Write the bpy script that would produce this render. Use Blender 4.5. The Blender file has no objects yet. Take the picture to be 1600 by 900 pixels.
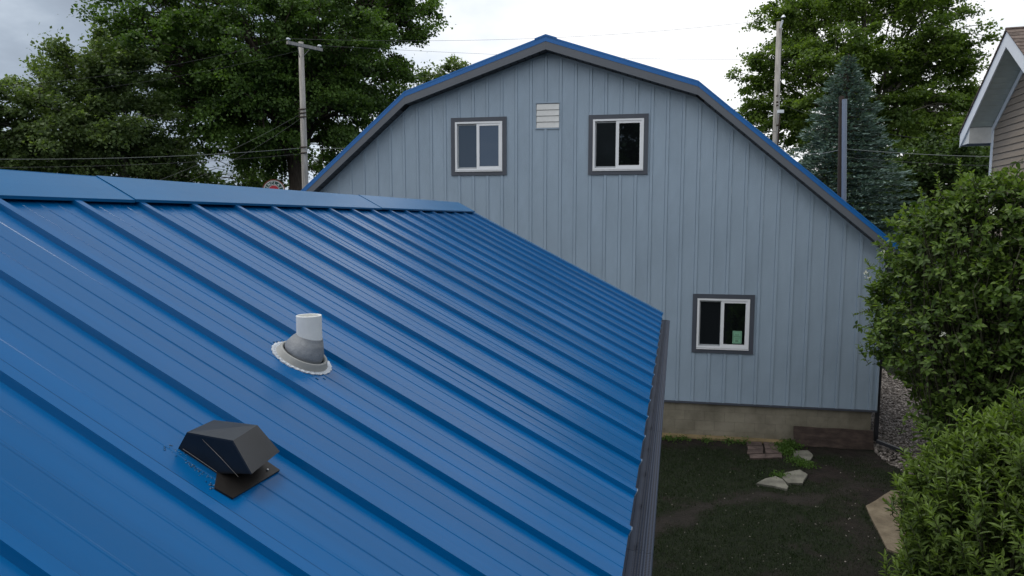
import bpy, math, random
import numpy as np
from mathutils import Vector, Matrix, noise as mnoise

S = 0.3048                 # every length below is written in feet and scaled once, here
H = 14.65                  # camera height above the ground
scene = bpy.context.scene
COL = scene.collection
rng = np.random.default_rng(7)
random.seed(7)

# ------------------------------------------------------------------ camera
YAW, PIT = math.radians(13.532), math.radians(-5.778)
cam_d = bpy.data.cameras.new('camera')
cam_d.sensor_width = 36.0
cam_d.lens = 1067 / 1600 * 36
cam_d.clip_start = 0.05
cam_d.clip_end = 3000
cam = bpy.data.objects.new('camera', cam_d)
COL.objects.link(cam)
cam.location = (0, 0, H * S)
cam.rotation_euler = (math.pi / 2 + PIT, math.radians(-0.028), YAW)
scene.camera = cam

# ------------------------------------------------------------------ sky and sun
SUN_EL, SUN_AZ = math.radians(68), math.radians(-76)      # azimuth clockwise from +Y
world = bpy.data.worlds.new('World')
scene.world = world
world.use_nodes = True
wt = world.node_tree
for n in list(wt.nodes):
    wt.nodes.remove(n)
def wn(t, **k):
    n = wt.nodes.new(t)
    for a, b in k.items():
        setattr(n, a, b)
    return n
wl = wt.links.new
def wmath(op, a, b=None, c=None, clamp=False):
    n = wn('ShaderNodeMath', operation=op, use_clamp=clamp)
    for i, v in enumerate((a, b, c)):
        if v is None:
            continue
        if isinstance(v, (int, float)):
            n.inputs[i].default_value = v
        else:
            wl(v, n.inputs[i])
    return n.outputs[0]
def wramp(v, a, b, c=0.0, d=1.0):
    n = wn('ShaderNodeMapRange', interpolation_type='SMOOTHSTEP')
    wl(v, n.inputs[0])
    for i, x in enumerate((a, b, c, d)):
        n.inputs[i + 1].default_value = x
    return n.outputs[0]
tc = wn('ShaderNodeTexCoord')
sky = wn('ShaderNodeTexSky', sky_type='NISHITA', sun_disc=False)
sky.sun_elevation = SUN_EL
sky.sun_rotation = SUN_AZ
sky.air_density = 1.0
sky.dust_density = 1.5
bg_sky = wn('ShaderNodeBackground')
bg_sky.inputs[1].default_value = 0.10
wl(sky.outputs[0], bg_sky.inputs[0])
sep = wn('ShaderNodeSeparateXYZ')
wl(tc.outputs['Generated'], sep.inputs[0])
zc = wmath('ADD', wmath('MAXIMUM', sep.outputs[2], 0.0), 0.22)
comb = wn('ShaderNodeCombineXYZ')
wl(wmath('DIVIDE', sep.outputs[0], zc), comb.inputs[0])
wl(wmath('DIVIDE', sep.outputs[1], zc), comb.inputs[1])
n1 = wn('ShaderNodeTexNoise')
n1.inputs['Scale'].default_value = 0.85
n1.inputs['Detail'].default_value = 7
n1.inputs['Roughness'].default_value = 0.52
n1.inputs['Distortion'].default_value = 0.35
wl(comb.outputs[0], n1.inputs['Vector'])
n2 = wn('ShaderNodeTexNoise')
n2.inputs['Scale'].default_value = 2.1
n2.inputs['Detail'].default_value = 5
mp = wn('ShaderNodeMapping')
mp.inputs['Location'].default_value = (4.3, 1.7, 0)
wl(comb.outputs[0], mp.inputs[0])
wl(mp.outputs[0], n2.inputs['Vector'])
# thin cloud glows in two broad patches, thick cloud is grey elsewhere
TA = math.radians(14)   # the thin, glaring part of the cloud cover lies beyond the barn
sd = Vector((math.sin(TA) * math.cos(math.radians(25)), math.cos(TA) * math.cos(math.radians(25)), math.sin(math.radians(25))))
sd2 = Vector((-0.35, -0.75, 0.56)).normalized()   # unseen second bright patch behind the camera, raised to light the barn front
dot = wn('ShaderNodeVectorMath', operation='DOT_PRODUCT')
wl(tc.outputs['Generated'], dot.inputs[0])
dot.inputs[1].default_value = sd
dot2 = wn('ShaderNodeVectorMath', operation='DOT_PRODUCT')
wl(tc.outputs['Generated'], dot2.inputs[0])
dot2.inputs[1].default_value = sd2
toward = wmath('MAXIMUM', wramp(dot.outputs['Value'], 0.54, 0.97), wramp(dot2.outputs['Value'], 0.0, 0.8, 0.0, 0.9))
cl = wmath('ADD', wmath('MULTIPLY', wramp(n1.outputs[0], 0.36, 0.64), 0.40), wmath('MULTIPLY', toward, 0.86))
cl = wmath('ADD', cl, wmath('MULTIPLY', wmath('SUBTRACT', n2.outputs[0], 0.5), 0.9))
ramp = wn('ShaderNodeValToRGB')
cr = ramp.color_ramp
cr.elements[0].position = 0.0
cr.elements[0].color = (0.29, 0.34, 0.42, 1)
cr.elements[1].position = 1.0
cr.elements[1].color = (1.08, 1.09, 1.11, 1)
e = cr.elements.new(0.22); e.color = (0.38, 0.45, 0.545, 1)
e = cr.elements.new(0.42); e.color = (0.56, 0.64, 0.74, 1)
e = cr.elements.new(0.62); e.color = (0.74, 0.82, 0.92, 1)
wl(cl, ramp.inputs[0])
bg_cl = wn('ShaderNodeBackground')
bg_cl.inputs[1].default_value = 1.0
wl(ramp.outputs[0], bg_cl.inputs[0])
mixw = wn('ShaderNodeMixShader')
wl(wramp(n1.outputs[0], 0.30, 0.46, 0.72, 1.0), mixw.inputs[0])
wl(bg_sky.outputs[0], mixw.inputs[1])
wl(bg_cl.outputs[0], mixw.inputs[2])
wo = wn('ShaderNodeOutputWorld')
wl(mixw.outputs[0], wo.inputs[0])

sun_d = bpy.data.lights.new('sun', 'SUN')
sun_d.energy = 1.5
sun_d.angle = math.radians(20)
sun_d.color = (1.0, 0.96, 0.90)
sun = bpy.data.objects.new('sun', sun_d)
COL.objects.link(sun)
sv = Vector((math.sin(SUN_AZ) * math.cos(SUN_EL), math.cos(SUN_AZ) * math.cos(SUN_EL), math.sin(SUN_EL)))
sun.rotation_euler = sv.to_track_quat('Z', 'Y').to_euler()
sun.location = (0, 0, 60)

scene.view_settings.view_transform = 'Standard'
scene.view_settings.look = 'None'
scene.view_settings.exposure = 0.08
scene.view_settings.gamma = 1.0

# ------------------------------------------------------------------ helpers: pixels to places, meshes, materials
cy, sy, cp, sp = math.cos(YAW), math.sin(YAW), math.cos(PIT), math.sin(PIT)
CF = np.array([-sy * cp, cy * cp, sp]); CR = np.array([cy, sy, 0.0]); CU = np.cross(CR, CF)
def ray(x, y):
    return CF + CR * (x - 800) / 1067 + CU * (450 - y) / 1067
def at(x, y, dist):
    "point seen at pixel (x, y) of the photograph at a horizontal distance in feet"
    d = ray(x, y)
    p = d * dist / math.hypot(d[0], d[1])
    return np.array([p[0], p[1], p[2] + H])
def ground(x, y, z=0.0):
    d = ray(x, y)
    p = d * ((z - H) / d[2])
    return np.array([p[0], p[1], z])

class MB:
    "collects faces (feet) and links them as one mesh object (metres)"
    def __init__(s):
        s.v = []; s.f = []; s.m = []
    def add(s, vs, fs, m=0):
        b = len(s.v)
        s.v += [tuple(map(float, v)) for v in vs]
        for f in fs:
            s.f.append(tuple(b + i for i in f)); s.m.append(m)
    def box(s, o, ax, ay, az, m=0):
        o, ax, ay, az = (np.array(q, float) for q in (o, ax, ay, az))
        v = [o, o + ax, o + ax + ay, o + ay]
        v += [q + az for q in v]
        s.add(v, [(0, 3, 2, 1), (4, 5, 6, 7), (0, 1, 5, 4), (1, 2, 6, 5), (2, 3, 7, 6), (3, 0, 4, 7)], m)
    def prism(s, ring, d, m=0):
        "ring of points pushed along d, closed both ends"
        n = len(ring); d = np.array(d, float)
        r = [np.array(q, float) for q in ring]
        s.add(r + [q + d for q in r], [tuple(range(n))[::-1], tuple(range(n, 2 * n))] + [(i, (i + 1) % n, n + (i + 1) % n, n + i) for i in range(n)], m)
    def tube(s, pts, rad, n=8, m=0, caps=True):
        pts = [np.array(q, float) for q in pts]
        if not hasattr(rad, '__len__'):
            rad = [rad] * len(pts)
        vs = []; up = None
        for i, q in enumerate(pts):
            t = pts[min(i + 1, len(pts) - 1)] - pts[max(i - 1, 0)]
            t = t / (np.linalg.norm(t) + 1e-9)
            if up is None:
                up = np.cross(t, [0, 0, 1.0] if abs(t[2]) < 0.9 else [1.0, 0, 0])
            up = up - t * (up @ t); up /= np.linalg.norm(up) + 1e-9
            w = np.cross(t, up)
            for k in range(n):
                a = 2 * math.pi * k / n
                vs.append(q + (up * math.cos(a) + w * math.sin(a)) * rad[i])
        fs = []
        for i in range(len(pts) - 1):
            for k in range(n):
                fs.append((i * n + k, i * n + (k + 1) % n, (i + 1) * n + (k + 1) % n, (i + 1) * n + k))
        if caps:
            fs.append(tuple(range(n))[::-1]); fs.append(tuple((len(pts) - 1) * n + k for k in range(n)))
        s.add(vs, fs, m)
    def build(s, name, mats, parent=None, smooth=False, kind=None, org=None):
        me = bpy.data.meshes.new(name)
        o3 = np.array(org if org is not None else (0, 0, 0), float)
        if s.v:
            me.from_pydata([tuple((np.array(v) - o3) * S) for v in s.v], [], s.f)
        if not isinstance(mats, (list, tuple)):
            mats = [mats]
        for q in mats:
            me.materials.append(q)
        if len(mats) > 1:
            me.polygons.foreach_set('material_index', s.m)
        if smooth:
            me.polygons.foreach_set('use_smooth', [True] * len(me.polygons))
        me.update()
        return link(name, me, parent, kind, o3)

def link(name, me, parent=None, kind=None, org=(0, 0, 0)):
    o = bpy.data.objects.new(name, me)
    COL.objects.link(o)
    loc = Vector(tuple(np.array(org, float) * S))
    if parent is not None:
        o.parent = parent
        o.location = loc - world_loc(parent)
    else:
        o.location = loc
    if kind:
        o['kind'] = kind
    return o
def world_loc(o):
    l = Vector(o.location)
    while o.parent is not None:
        o = o.parent; l += Vector(o.location)
    return l
def thing(name, label, cat, loc=(0, 0, 0), group=None):
    o = bpy.data.objects.new(name, None)
    o.empty_display_size = 0.2
    COL.objects.link(o)
    o.location = tuple(np.array(loc, float) * S)
    return tag(o, label, cat, group)
def tag(o, label, cat, group=None):
    o['label'] = label; o['category'] = cat
    if group:
        o['group'] = group
    return o

def mat(name, col, rough=0.6, var=0.0, vscale=3.0, bump=0.0, bscale=60.0, metal=0.0, spec=0.5, col2=None, stretch=(1, 1, 1), detail=5, lo=0.35, hi=0.65, rvar=0.0):
    "principled with procedural colour variation and fine relief"
    m = bpy.data.materials.new(name)
    m.use_nodes = True
    nt = m.node_tree; b = nt.nodes['Principled BSDF']; L = nt.links.new
    b.inputs['Base Color'].default_value = (*col, 1)
    b.inputs['Roughness'].default_value = rough
    b.inputs['Metallic'].default_value = metal
    b.inputs['Specular IOR Level'].default_value = spec
    t = nt.nodes.new('ShaderNodeTexCoord')
    mpg = nt.nodes.new('ShaderNodeMapping')
    mpg.inputs['Scale'].default_value = stretch
    L(t.outputs['Object'], mpg.inputs[0])
    if var > 0 or col2 is not None:
        n = nt.nodes.new('ShaderNodeTexNoise')
        n.inputs['Scale'].default_value = vscale
        n.inputs['Detail'].default_value = detail
        n.inputs['Roughness'].default_value = 0.6
        L(mpg.outputs[0], n.inputs['Vector'])
        r = nt.nodes.new('ShaderNodeValToRGB')
        r.color_ramp.elements[0].position = lo
        r.color_ramp.elements[1].position = hi
        c2 = col2 if col2 is not None else tuple(min(1, c * (1 + var)) for c in col)
        c1 = col if col2 is not None else tuple(c * (1 - var) for c in col)
        r.color_ramp.elements[0].color = (*c1, 1)
        r.color_ramp.elements[1].color = (*c2, 1)
        L(n.outputs[0], r.inputs[0])
        L(r.outputs[0], b.inputs['Base Color'])
        if rvar:
            q = nt.nodes.new('ShaderNodeMapRange')
            q.inputs[1].default_value = 0.3; q.inputs[2].default_value = 0.7
            q.inputs[3].default_value = rough - rvar; q.inputs[4].default_value = rough + rvar
            L(n.outputs[0], q.inputs[0]); L(q.outputs[0], b.inputs['Roughness'])
    if bump > 0:
        n = nt.nodes.new('ShaderNodeTexNoise')
        n.inputs['Scale'].default_value = bscale
        n.inputs['Detail'].default_value = 4
        L(mpg.outputs[0], n.inputs['Vector'])
        bp = nt.nodes.new('ShaderNodeBump')
        bp.inputs['Strength'].default_value = bump
        bp.inputs['Distance'].default_value = 0.01
        L(n.outputs[0], bp.inputs['Height'])
        L(bp.outputs[0], b.inputs['Normal'])
    return m

def leaf_mat(name, dark, light, trans=0.35, rough=0.5, gloss=0.25):
    m = bpy.data.materials.new(name)
    m.use_nodes = True
    nt = m.node_tree; L = nt.links.new
    b = nt.nodes['Principled BSDF']; out = nt.nodes['Material Output']
    a = nt.nodes.new('ShaderNodeAttribute'); a.attribute_name = 'tint'
    r = nt.nodes.new('ShaderNodeValToRGB')
    r.color_ramp.elements[0].color = (*dark, 1)
    r.color_ramp.elements[1].color = (*light, 1)
    L(a.outputs['Fac'], r.inputs[0])
    L(r.outputs[0], b.inputs['Base Color'])
    b.inputs['Roughness'].default_value = rough
    b.inputs['Specular IOR Level'].default_value = gloss
    tr = nt.nodes.new('ShaderNodeBsdfTranslucent')
    g = nt.nodes.new('ShaderNodeMix'); g.data_type = 'RGBA'; g.blend_type = 'MULTIPLY'
    g.inputs['Factor'].default_value = 1.0
    L(r.outputs[0], g.inputs['A']); g.inputs['B'].default_value = (1.5, 1.6, 0.6, 1)
    L(g.outputs['Result'], tr.inputs[0])
    mx = nt.nodes.new('ShaderNodeMixShader'); mx.inputs[0].default_value = trans
    L(b.outputs[0], mx.inputs[1]); L(tr.outputs[0], mx.inputs[2]); L(mx.outputs[0], out.inputs[0])
    return m

M = {}
M['roof_blue'] = mat('blue_painted_steel', (0.0001, 0.083, 0.243), 0.21, var=0.10, vscale=1.3, bump=0.05, bscale=220, spec=0.16, stretch=(0.35, 4.5, 0.35), rvar=0.06)
M['cap_blue'] = mat('blue_painted_trim', (0.001, 0.100, 0.255), 0.32, var=0.06, vscale=2.5, bump=0.05, bscale=240, spec=0.2)
M['rake_blue'] = mat('blue_rake_steel', (0.003, 0.13, 0.42), 0.4, var=0.05, vscale=2)
M['steel_grey'] = mat('charcoal_coated_steel', (0.075, 0.085, 0.105), 0.42, var=0.12, vscale=3, spec=0.5)
M['gutter'] = mat('grey_gutter_aluminium', (0.024, 0.036, 0.056), 0.5, var=0.2, vscale=4, spec=0.3)
M['fascia'] = mat('grey_fascia_aluminium', (0.115, 0.128, 0.150), 0.45, var=0.05, vscale=1.5)
M['soffit'] = mat('dark_grey_soffit', (0.05, 0.055, 0.066), 0.55, var=0.1)
M['groove'] = mat('black_recess', (0.01, 0.01, 0.012), 0.9)
M['siding'] = mat('embossed_blue_grey_siding', (0.325, 0.415, 0.51), 0.5, var=0.10, vscale=0.9, stretch=(1, 1, 0.5), bump=0.55, bscale=75, spec=0.4)
M['siding_b'] = mat('embossed_blue_grey_siding_worn', (0.315, 0.403, 0.497), 0.52, var=0.11, vscale=1.2, stretch=(1, 1, 0.5), bump=0.55, bscale=75, spec=0.4)
M['trim_grey'] = mat('charcoal_window_trim', (0.072, 0.082, 0.105), 0.5, var=0.06)
M['vinyl'] = mat('white_vinyl', (0.85, 0.87, 0.90), 0.35, var=0.02)
M['vinyl_grey'] = mat('grey_screen_frame', (0.35, 0.37, 0.39), 0.4)
M['louver'] = mat('white_louver', (0.70, 0.71, 0.70), 0.5, var=0.06, vscale=9)
M['sticker'] = mat('green_paper', (0.23, 0.48, 0.32), 0.6)
M['ink'] = mat('dark_ink', (0.02, 0.05, 0.04), 0.7)
M['concrete'] = mat('painted_block', (0.15, 0.135, 0.10), 0.85, col2=(0.29, 0.265, 0.205), vscale=1.6, bump=0.5, bscale=40)
M['concrete_b'] = mat('stained_block', (0.14, 0.125, 0.092), 0.85, col2=(0.28, 0.255, 0.20), vscale=1.6, bump=0.5, bscale=40)
M['mortar'] = mat('mortar', (0.105, 0.098, 0.08), 0.9, var=0.2, vscale=6)
M['ledge'] = mat('yellowed_footing', (0.20, 0.15, 0.075), 0.85, var=0.25, vscale=5, bump=0.4)
M['plank'] = mat('weathered_brown_plank', (0.028, 0.017, 0.013), 0.8, col2=(0.088, 0.060, 0.049), vscale=4, bump=0.5, bscale=30, stretch=(1, 1, 3), lo=0.4, hi=0.78)
M['pvc'] = mat('white_pvc', (0.82, 0.82, 0.79), 0.4, var=0.05, vscale=14)
M['pvc_in'] = mat('pipe_inside', (0.25, 0.25, 0.24), 0.6)
M['rubber'] = mat('grey_rubber', (0.19, 0.205, 0.225), 0.6, var=0.12, vscale=20, bump=0.3, bscale=90)
M['rubber_l'] = mat('light_grey_rubber', (0.27, 0.275, 0.265), 0.6, var=0.1, vscale=20)
M['alu'] = mat('crimped_aluminium', (0.46, 0.49, 0.53), 0.45, metal=0.2, var=0.1, vscale=40)
M['caulk'] = mat('smeared_sealant', (0.035, 0.115, 0.23), 0.2, var=0.5, vscale=30, bump=0.8, bscale=80)
M['black_pl'] = mat('black_coated_steel', (0.010, 0.011, 0.014), 0.28, var=0.15, vscale=9, bump=0.02, bscale=120)
M['black_top'] = mat('black_coated_steel_painted_lit', (0.020, 0.022, 0.027), 0.30, var=0.2, vscale=6, bump=0.02, bscale=120)  # lighter copy for hood top and front, their light put into the colour
M['brown_pl'] = mat('rust_dulled_black_plate', (0.018, 0.016, 0.015), 0.42, var=0.3, vscale=9, spec=0.25)
M['crease_pale'] = mat('pale_crease_steel', (0.20, 0.18, 0.16), 0.5)
M['screw'] = mat('zinc_screw', (0.55, 0.56, 0.58), 0.35, metal=0.6)
M['closure'] = mat('pale_foam_closure', (0.16, 0.20, 0.26), 0.8)
M['downspout'] = mat('black_downspout', (0.018, 0.02, 0.026), 0.4)
M['pole_wood'] = mat('weathered_grey_pole', (0.20, 0.19, 0.175), 0.9, col2=(0.42, 0.40, 0.37), vscale=5, stretch=(3, 3, 0.35), bump=0.5, bscale=25, lo=0.3, hi=0.7)
M['pole_dark'] = mat('creosoted_brown_pole', (0.045, 0.032, 0.024), 0.9, var=0.3, vscale=5, stretch=(3, 3, 0.4))
M['conduit'] = mat('grey_conduit', (0.20, 0.24, 0.31), 0.45)
M['porcelain'] = mat('pale_insulator', (0.72, 0.76, 0.80), 0.2)
M['wire'] = mat('weathered_cable', (0.07, 0.075, 0.075), 0.7)
M['wire_l'] = mat('pale_service_cable', (0.16, 0.18, 0.17), 0.7)
M['bark'] = mat('brown_bark', (0.042, 0.032, 0.024), 0.9, col2=(0.105, 0.082, 0.063), vscale=6, stretch=(3, 3, 0.5), bump=0.8, bscale=22)
M['bark_l'] = mat('grey_bark', (0.085, 0.078, 0.066), 0.9, col2=(0.17, 0.155, 0.13), vscale=6, stretch=(3, 3, 0.5), bump=0.8, bscale=22)
M['stem'] = mat('green_brown_stem', (0.055, 0.055, 0.03), 0.8, var=0.2)
M['white_trim'] = mat('white_painted_trim', (0.70, 0.73, 0.77), 0.5, var=0.03)
M['white_box'] = mat('off_white_panel', (0.60, 0.61, 0.60), 0.6, var=0.07, vscale=9)
M['soffit_w'] = mat('pale_green_grey_soffit', (0.50, 0.56, 0.53), 0.6, var=0.06, vscale=5)
M['taupe'] = mat('taupe_lap_siding', (0.25, 0.205, 0.16), 0.65, var=0.06, vscale=3, bump=0.2, bscale=80)
M['taupe_b'] = mat('taupe_lap_siding_b', (0.24, 0.197, 0.153), 0.65, var=0.06, vscale=3, bump=0.2, bscale=80)
M['shingle'] = mat('brown_shingle', (0.075, 0.055, 0.045), 0.9, col2=(0.17, 0.13, 0.11), vscale=9, bump=0.8, bscale=120)
M['shingle_b'] = mat('brown_shingle_b', (0.10, 0.072, 0.060), 0.9, col2=(0.20, 0.155, 0.13), vscale=9, bump=0.8, bscale=120)
M['stone'] = mat('pale_flagstone', (0.085, 0.083, 0.068), 0.85, col2=(0.18, 0.175, 0.145), vscale=5, bump=0.7, bscale=30)
M['tan_stone'] = mat('tan_slab', (0.10, 0.078, 0.05), 0.9, col2=(0.19, 0.155, 0.105), vscale=3.5, bump=0.8, bscale=25)
M['brick'] = mat('red_brown_paver', (0.050, 0.035, 0.031), 0.9, col2=(0.125, 0.090, 0.080), vscale=6, bump=0.6, bscale=45)
M['sign_red'] = mat('red_sign_enamel', (0.45, 0.018, 0.03), 0.35)
M['sign_white'] = mat('white_sign_enamel', (0.72, 0.73, 0.70), 0.35, var=0.05, vscale=6)
M['sign_green'] = mat('dark_green_sign_enamel', (0.012, 0.055, 0.045), 0.35)
M['sign_rim'] = mat('rusty_red_rim', (0.22, 0.045, 0.025), 0.6, var=0.2, vscale=9)
M['gravel'] = leaf_mat('river_gravel', (0.07, 0.058, 0.05), (0.40, 0.36, 0.33), trans=0.0, rough=0.8)
M['petal'] = mat('white_petal', (0.75, 0.76, 0.66), 0.6)

def glass_mat(name, col, rough, ior):
    m = mat(name, col, rough, bump=0.06, bscale=2.2)
    b = m.node_tree.nodes['Principled BSDF']
    b.inputs['IOR'].default_value = ior
    return m
def _bluish(m):
    m.node_tree.nodes['Principled BSDF'].inputs['Specular Tint'].default_value = (0.62, 0.80, 1.0, 1)
    return m
M['glass'] = glass_mat('window_glass', (0.005, 0.006, 0.007), 0.02, 1.75)
M['glass_screen'] = glass_mat('screened_window_glass', (0.010, 0.012, 0.014), 0.10, 1.62)
_bluish(M['glass']); _bluish(M['glass_screen'])

# ground: soil, thin grass cover and worn tracks, one sheet to the horizon
def ground_material():
    m = bpy.data.materials.new('lawn_and_soil'); m.use_nodes = True
    nt = m.node_tree; L = nt.links.new; b = nt.nodes['Principled BSDF']
    t = nt.nodes.new('ShaderNodeTexCoord')
    def nz(sc, det=6, rough=0.6):
        n = nt.nodes.new('ShaderNodeTexNoise'); n.inputs['Scale'].default_value = sc
        n.inputs['Detail'].default_value = det; n.inputs['Roughness'].default_value = rough
        L(t.outputs['Object'], n.inputs['Vector']); return n.outputs[0]
    def rp(f, a, b_, ca, cb):
        r = nt.nodes.new('ShaderNodeValToRGB'); r.color_ramp.elements[0].position = a; r.color_ramp.elements[1].position = b_
        r.color_ramp.elements[0].color = (*ca, 1); r.color_ramp.elements[1].color = (*cb, 1); L(f, r.inputs[0]); return r.outputs[0]
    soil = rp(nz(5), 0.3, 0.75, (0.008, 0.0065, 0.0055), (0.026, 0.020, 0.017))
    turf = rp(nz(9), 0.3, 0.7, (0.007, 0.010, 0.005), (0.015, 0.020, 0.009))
    mask = rp(nz(0.75, 8, 0.65), 0.44, 0.56, (0, 0, 0), (1, 1, 1))
    mx = nt.nodes.new('ShaderNodeMix'); mx.data_type = 'RGBA'
    L(mask, mx.inputs['Factor']); L(turf, mx.inputs['A']); L(soil, mx.inputs['B'])
    L(mx.outputs['Result'], b.inputs['Base Color'])
    b.inputs['Roughness'].default_value = 0.95; b.inputs['Specular IOR Level'].default_value = 0.2
    bp = nt.nodes.new('ShaderNodeBump'); bp.inputs['Strength'].default_value = 0.8; bp.inputs['Distance'].default_value = 0.05
    L(nz(22), bp.inputs['Height']); L(bp.outputs[0], b.inputs['Normal'])
    return m
M['ground'] = ground_material()
M['soil'] = mat('bare_soil', (0.010, 0.0078, 0.0065), 0.95, col2=(0.036, 0.026, 0.021), vscale=3.5, bump=0.9, bscale=18, spec=0.2)
M['track'] = mat('worn_pale_track', (0.014, 0.011, 0.0095), 0.95, col2=(0.038, 0.030, 0.026), vscale=3.0, bump=0.9, bscale=18, spec=0.2)
M['gravel_bed'] = mat('gravel_bed', (0.05, 0.042, 0.036), 0.95, col2=(0.16, 0.14, 0.125), vscale=30, bump=1.0, bscale=50)
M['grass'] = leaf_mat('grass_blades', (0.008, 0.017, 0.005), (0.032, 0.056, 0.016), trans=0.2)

# ------------------------------------------------------------------ ground
g = MB()
N = 24
xs = np.linspace(-1, 1, N); ext = 1500
def warp(a): return np.sign(a) * (abs(a) ** 3) * ext
gv = [(warp(x), warp(y) + 40, 0) for y in xs for x in xs]
g.add(gv, [(j * N + i, j * N + i + 1, (j + 1) * N + i + 1, (j + 1) * N + i) for j in range(N - 1) for i in range(N - 1)])
g.build('ground', M['ground'], kind='structure')

def sheet(name, ring, z, m, jitter=0.25, sub=5):
    "a flat patch with a ragged edge"
    n = len(ring); out = []
    for i in range(n):
        a = np.array(ring[i], float); b = np.array(ring[(i + 1) % n], float)
        for k in range(sub):
            q = a + (b - a) * k / sub
            j = mnoise.noise(Vector((q[0] * 1.3, q[1] * 1.3, z * 50))) * jitter * 2
            c = np.mean(np.array(ring, float), 0); d = q - c; d /= np.linalg.norm(d) + 1e-6
            q = q + d * j
            out.append((q[0], q[1], z))
    mb = MB(); mb.add(out, [tuple(range(len(out)))])
    return mb.build(name, m, kind='structure')
# wall frame of the barn: u along the wall (right), v height above camera, o towards the camera
BA = math.radians(2.643)
WD = np.array([math.cos(BA), math.sin(BA), 0.0]); WN = np.array([math.sin(BA), -math.cos(BA), 0.0])
def W(u, v, o=0.0):
    return np.array([0, 46.268, H]) + WD * u + WN * o + np.array([0, 0, v])
def WG(u, o):
    p = W(u, 0, o); return (p[0], p[1])
def seg_d(x, y, pts):
    d = 1e9
    for (x0, y0), (x1, y1) in zip(pts[:-1], pts[1:]):
        dx, dy = x1 - x0, y1 - y0; t = max(0, min(1, ((x - x0) * dx + (y - y0) * dy) / (dx * dx + dy * dy)))
        d = min(d, math.hypot(x - x0 - dx * t, y - y0 - dy * t))
    return d
TRACK = [tuple(ground(*q)[:2]) for q in [(1000, 835), (1060, 808), (1120, 785), (1190, 777), (1260, 782), (1310, 770), (1360, 745)]]
BARE = [tuple(ground(*q)[:2]) for q in [(1330, 790), (1345, 840), (1350, 900), (1300, 940)]]
APRON = [tuple(WG(-8, 0.8)), tuple(WG(2, 0.8)), tuple(WG(6, 1.5)), tuple(WG(11.8, 1.5))]
APRON2 = [tuple(WG(7.5, 3.0)), tuple(WG(9.5, 7.0)), tuple(WG(10.5, 8.5))]
def soil_amt(x, y):
    "0 turf, 1 bare soil; second value: paler, trodden"
    n = mnoise.noise(Vector((x * 0.55, y * 0.55, 1.7))) + 0.55 * mnoise.noise(Vector((x * 1.7, y * 1.7, 4.2))) + 0.3 * mnoise.noise(Vector((x * 5, y * 5, 9.0)))
    f = lambda d, w: max(0.0, min(1.0, 1.0 - d / w + 0.75 * n))
    tr_ = f(seg_d(x, y, TRACK), 0.95) * 0.9
    b_ = max(f(seg_d(x, y, APRON), 2.6), f(seg_d(x, y, APRON2), 2.9), f(seg_d(x, y, BARE), 1.5) * 0.8, max(0.0, min(0.7, (n - 0.35) * 1.6)))
    return max(tr_, b_), max(0.0, tr_ - 0.35)
GX = np.arange(-3.5, 17.01, 0.13); GY = np.arange(21.0, 47.2, 0.13)
yv, ya, yp = [], [], []
for y in GY:
    for x in GX:
        a_, p_ = soil_amt(x, y); yv.append((x * S, y * S, (0.02 + 0.05 * (mnoise.noise(Vector((x * 1.1, y * 1.1, 2))) + 0.4 * mnoise.noise(Vector((x * 4, y * 4, 5))) + 0.6) * 0.6) * S)); ya.append(a_); yp.append(p_)
nx_ = len(GX)
me = bpy.data.meshes.new('lawn')
me.from_pydata(yv, [], [(j * nx_ + i, j * nx_ + i + 1, (j + 1) * nx_ + i + 1, (j + 1) * nx_ + i) for j in range(len(GY) - 1) for i in range(nx_ - 1)])
for nm_, dat in (('soil', ya), ('pale', yp)):
    q = me.attributes.new(nm_, 'FLOAT', 'POINT'); q.data.foreach_set('value', dat)
me.polygons.foreach_set('use_smooth', [True] * len(me.polygons))
def yard_material():
    m = M['ground'].copy(); m.name = 'yard_turf_and_soil'; nt = m.node_tree; L = nt.links.new
    mx = [n for n in nt.nodes if n.type == 'MIX'][0]; b = nt.nodes['Principled BSDF']
    a = nt.nodes.new('ShaderNodeAttribute'); a.attribute_name = 'soil'; L(a.outputs['Fac'], mx.inputs['Factor'])
    p = nt.nodes.new('ShaderNodeAttribute'); p.attribute_name = 'pale'
    m2 = nt.nodes.new('ShaderNodeMix'); m2.data_type = 'RGBA'; L(p.outputs['Fac'], m2.inputs['Factor']); L(mx.outputs['Result'], m2.inputs['A']); m2.inputs['B'].default_value = (0.026, 0.023, 0.020, 1)
    L(m2.outputs['Result'], b.inputs['Base Color'])
    return m
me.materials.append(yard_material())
link('lawn', me, kind='structure')
gb = [WG(12.55, 26), WG(12.55, -1), WG(12.4, 1.3), WG(12.6, 3.2), WG(13.2, 5.2), WG(14.3, 6.8), WG(16, 6.4), WG(19, 4), WG(21, -4), WG(21, -26), WG(12.6, -26)][1:]
sheet('gravel_path', gb, 0.040, M['gravel_bed'], 0.22)

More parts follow.
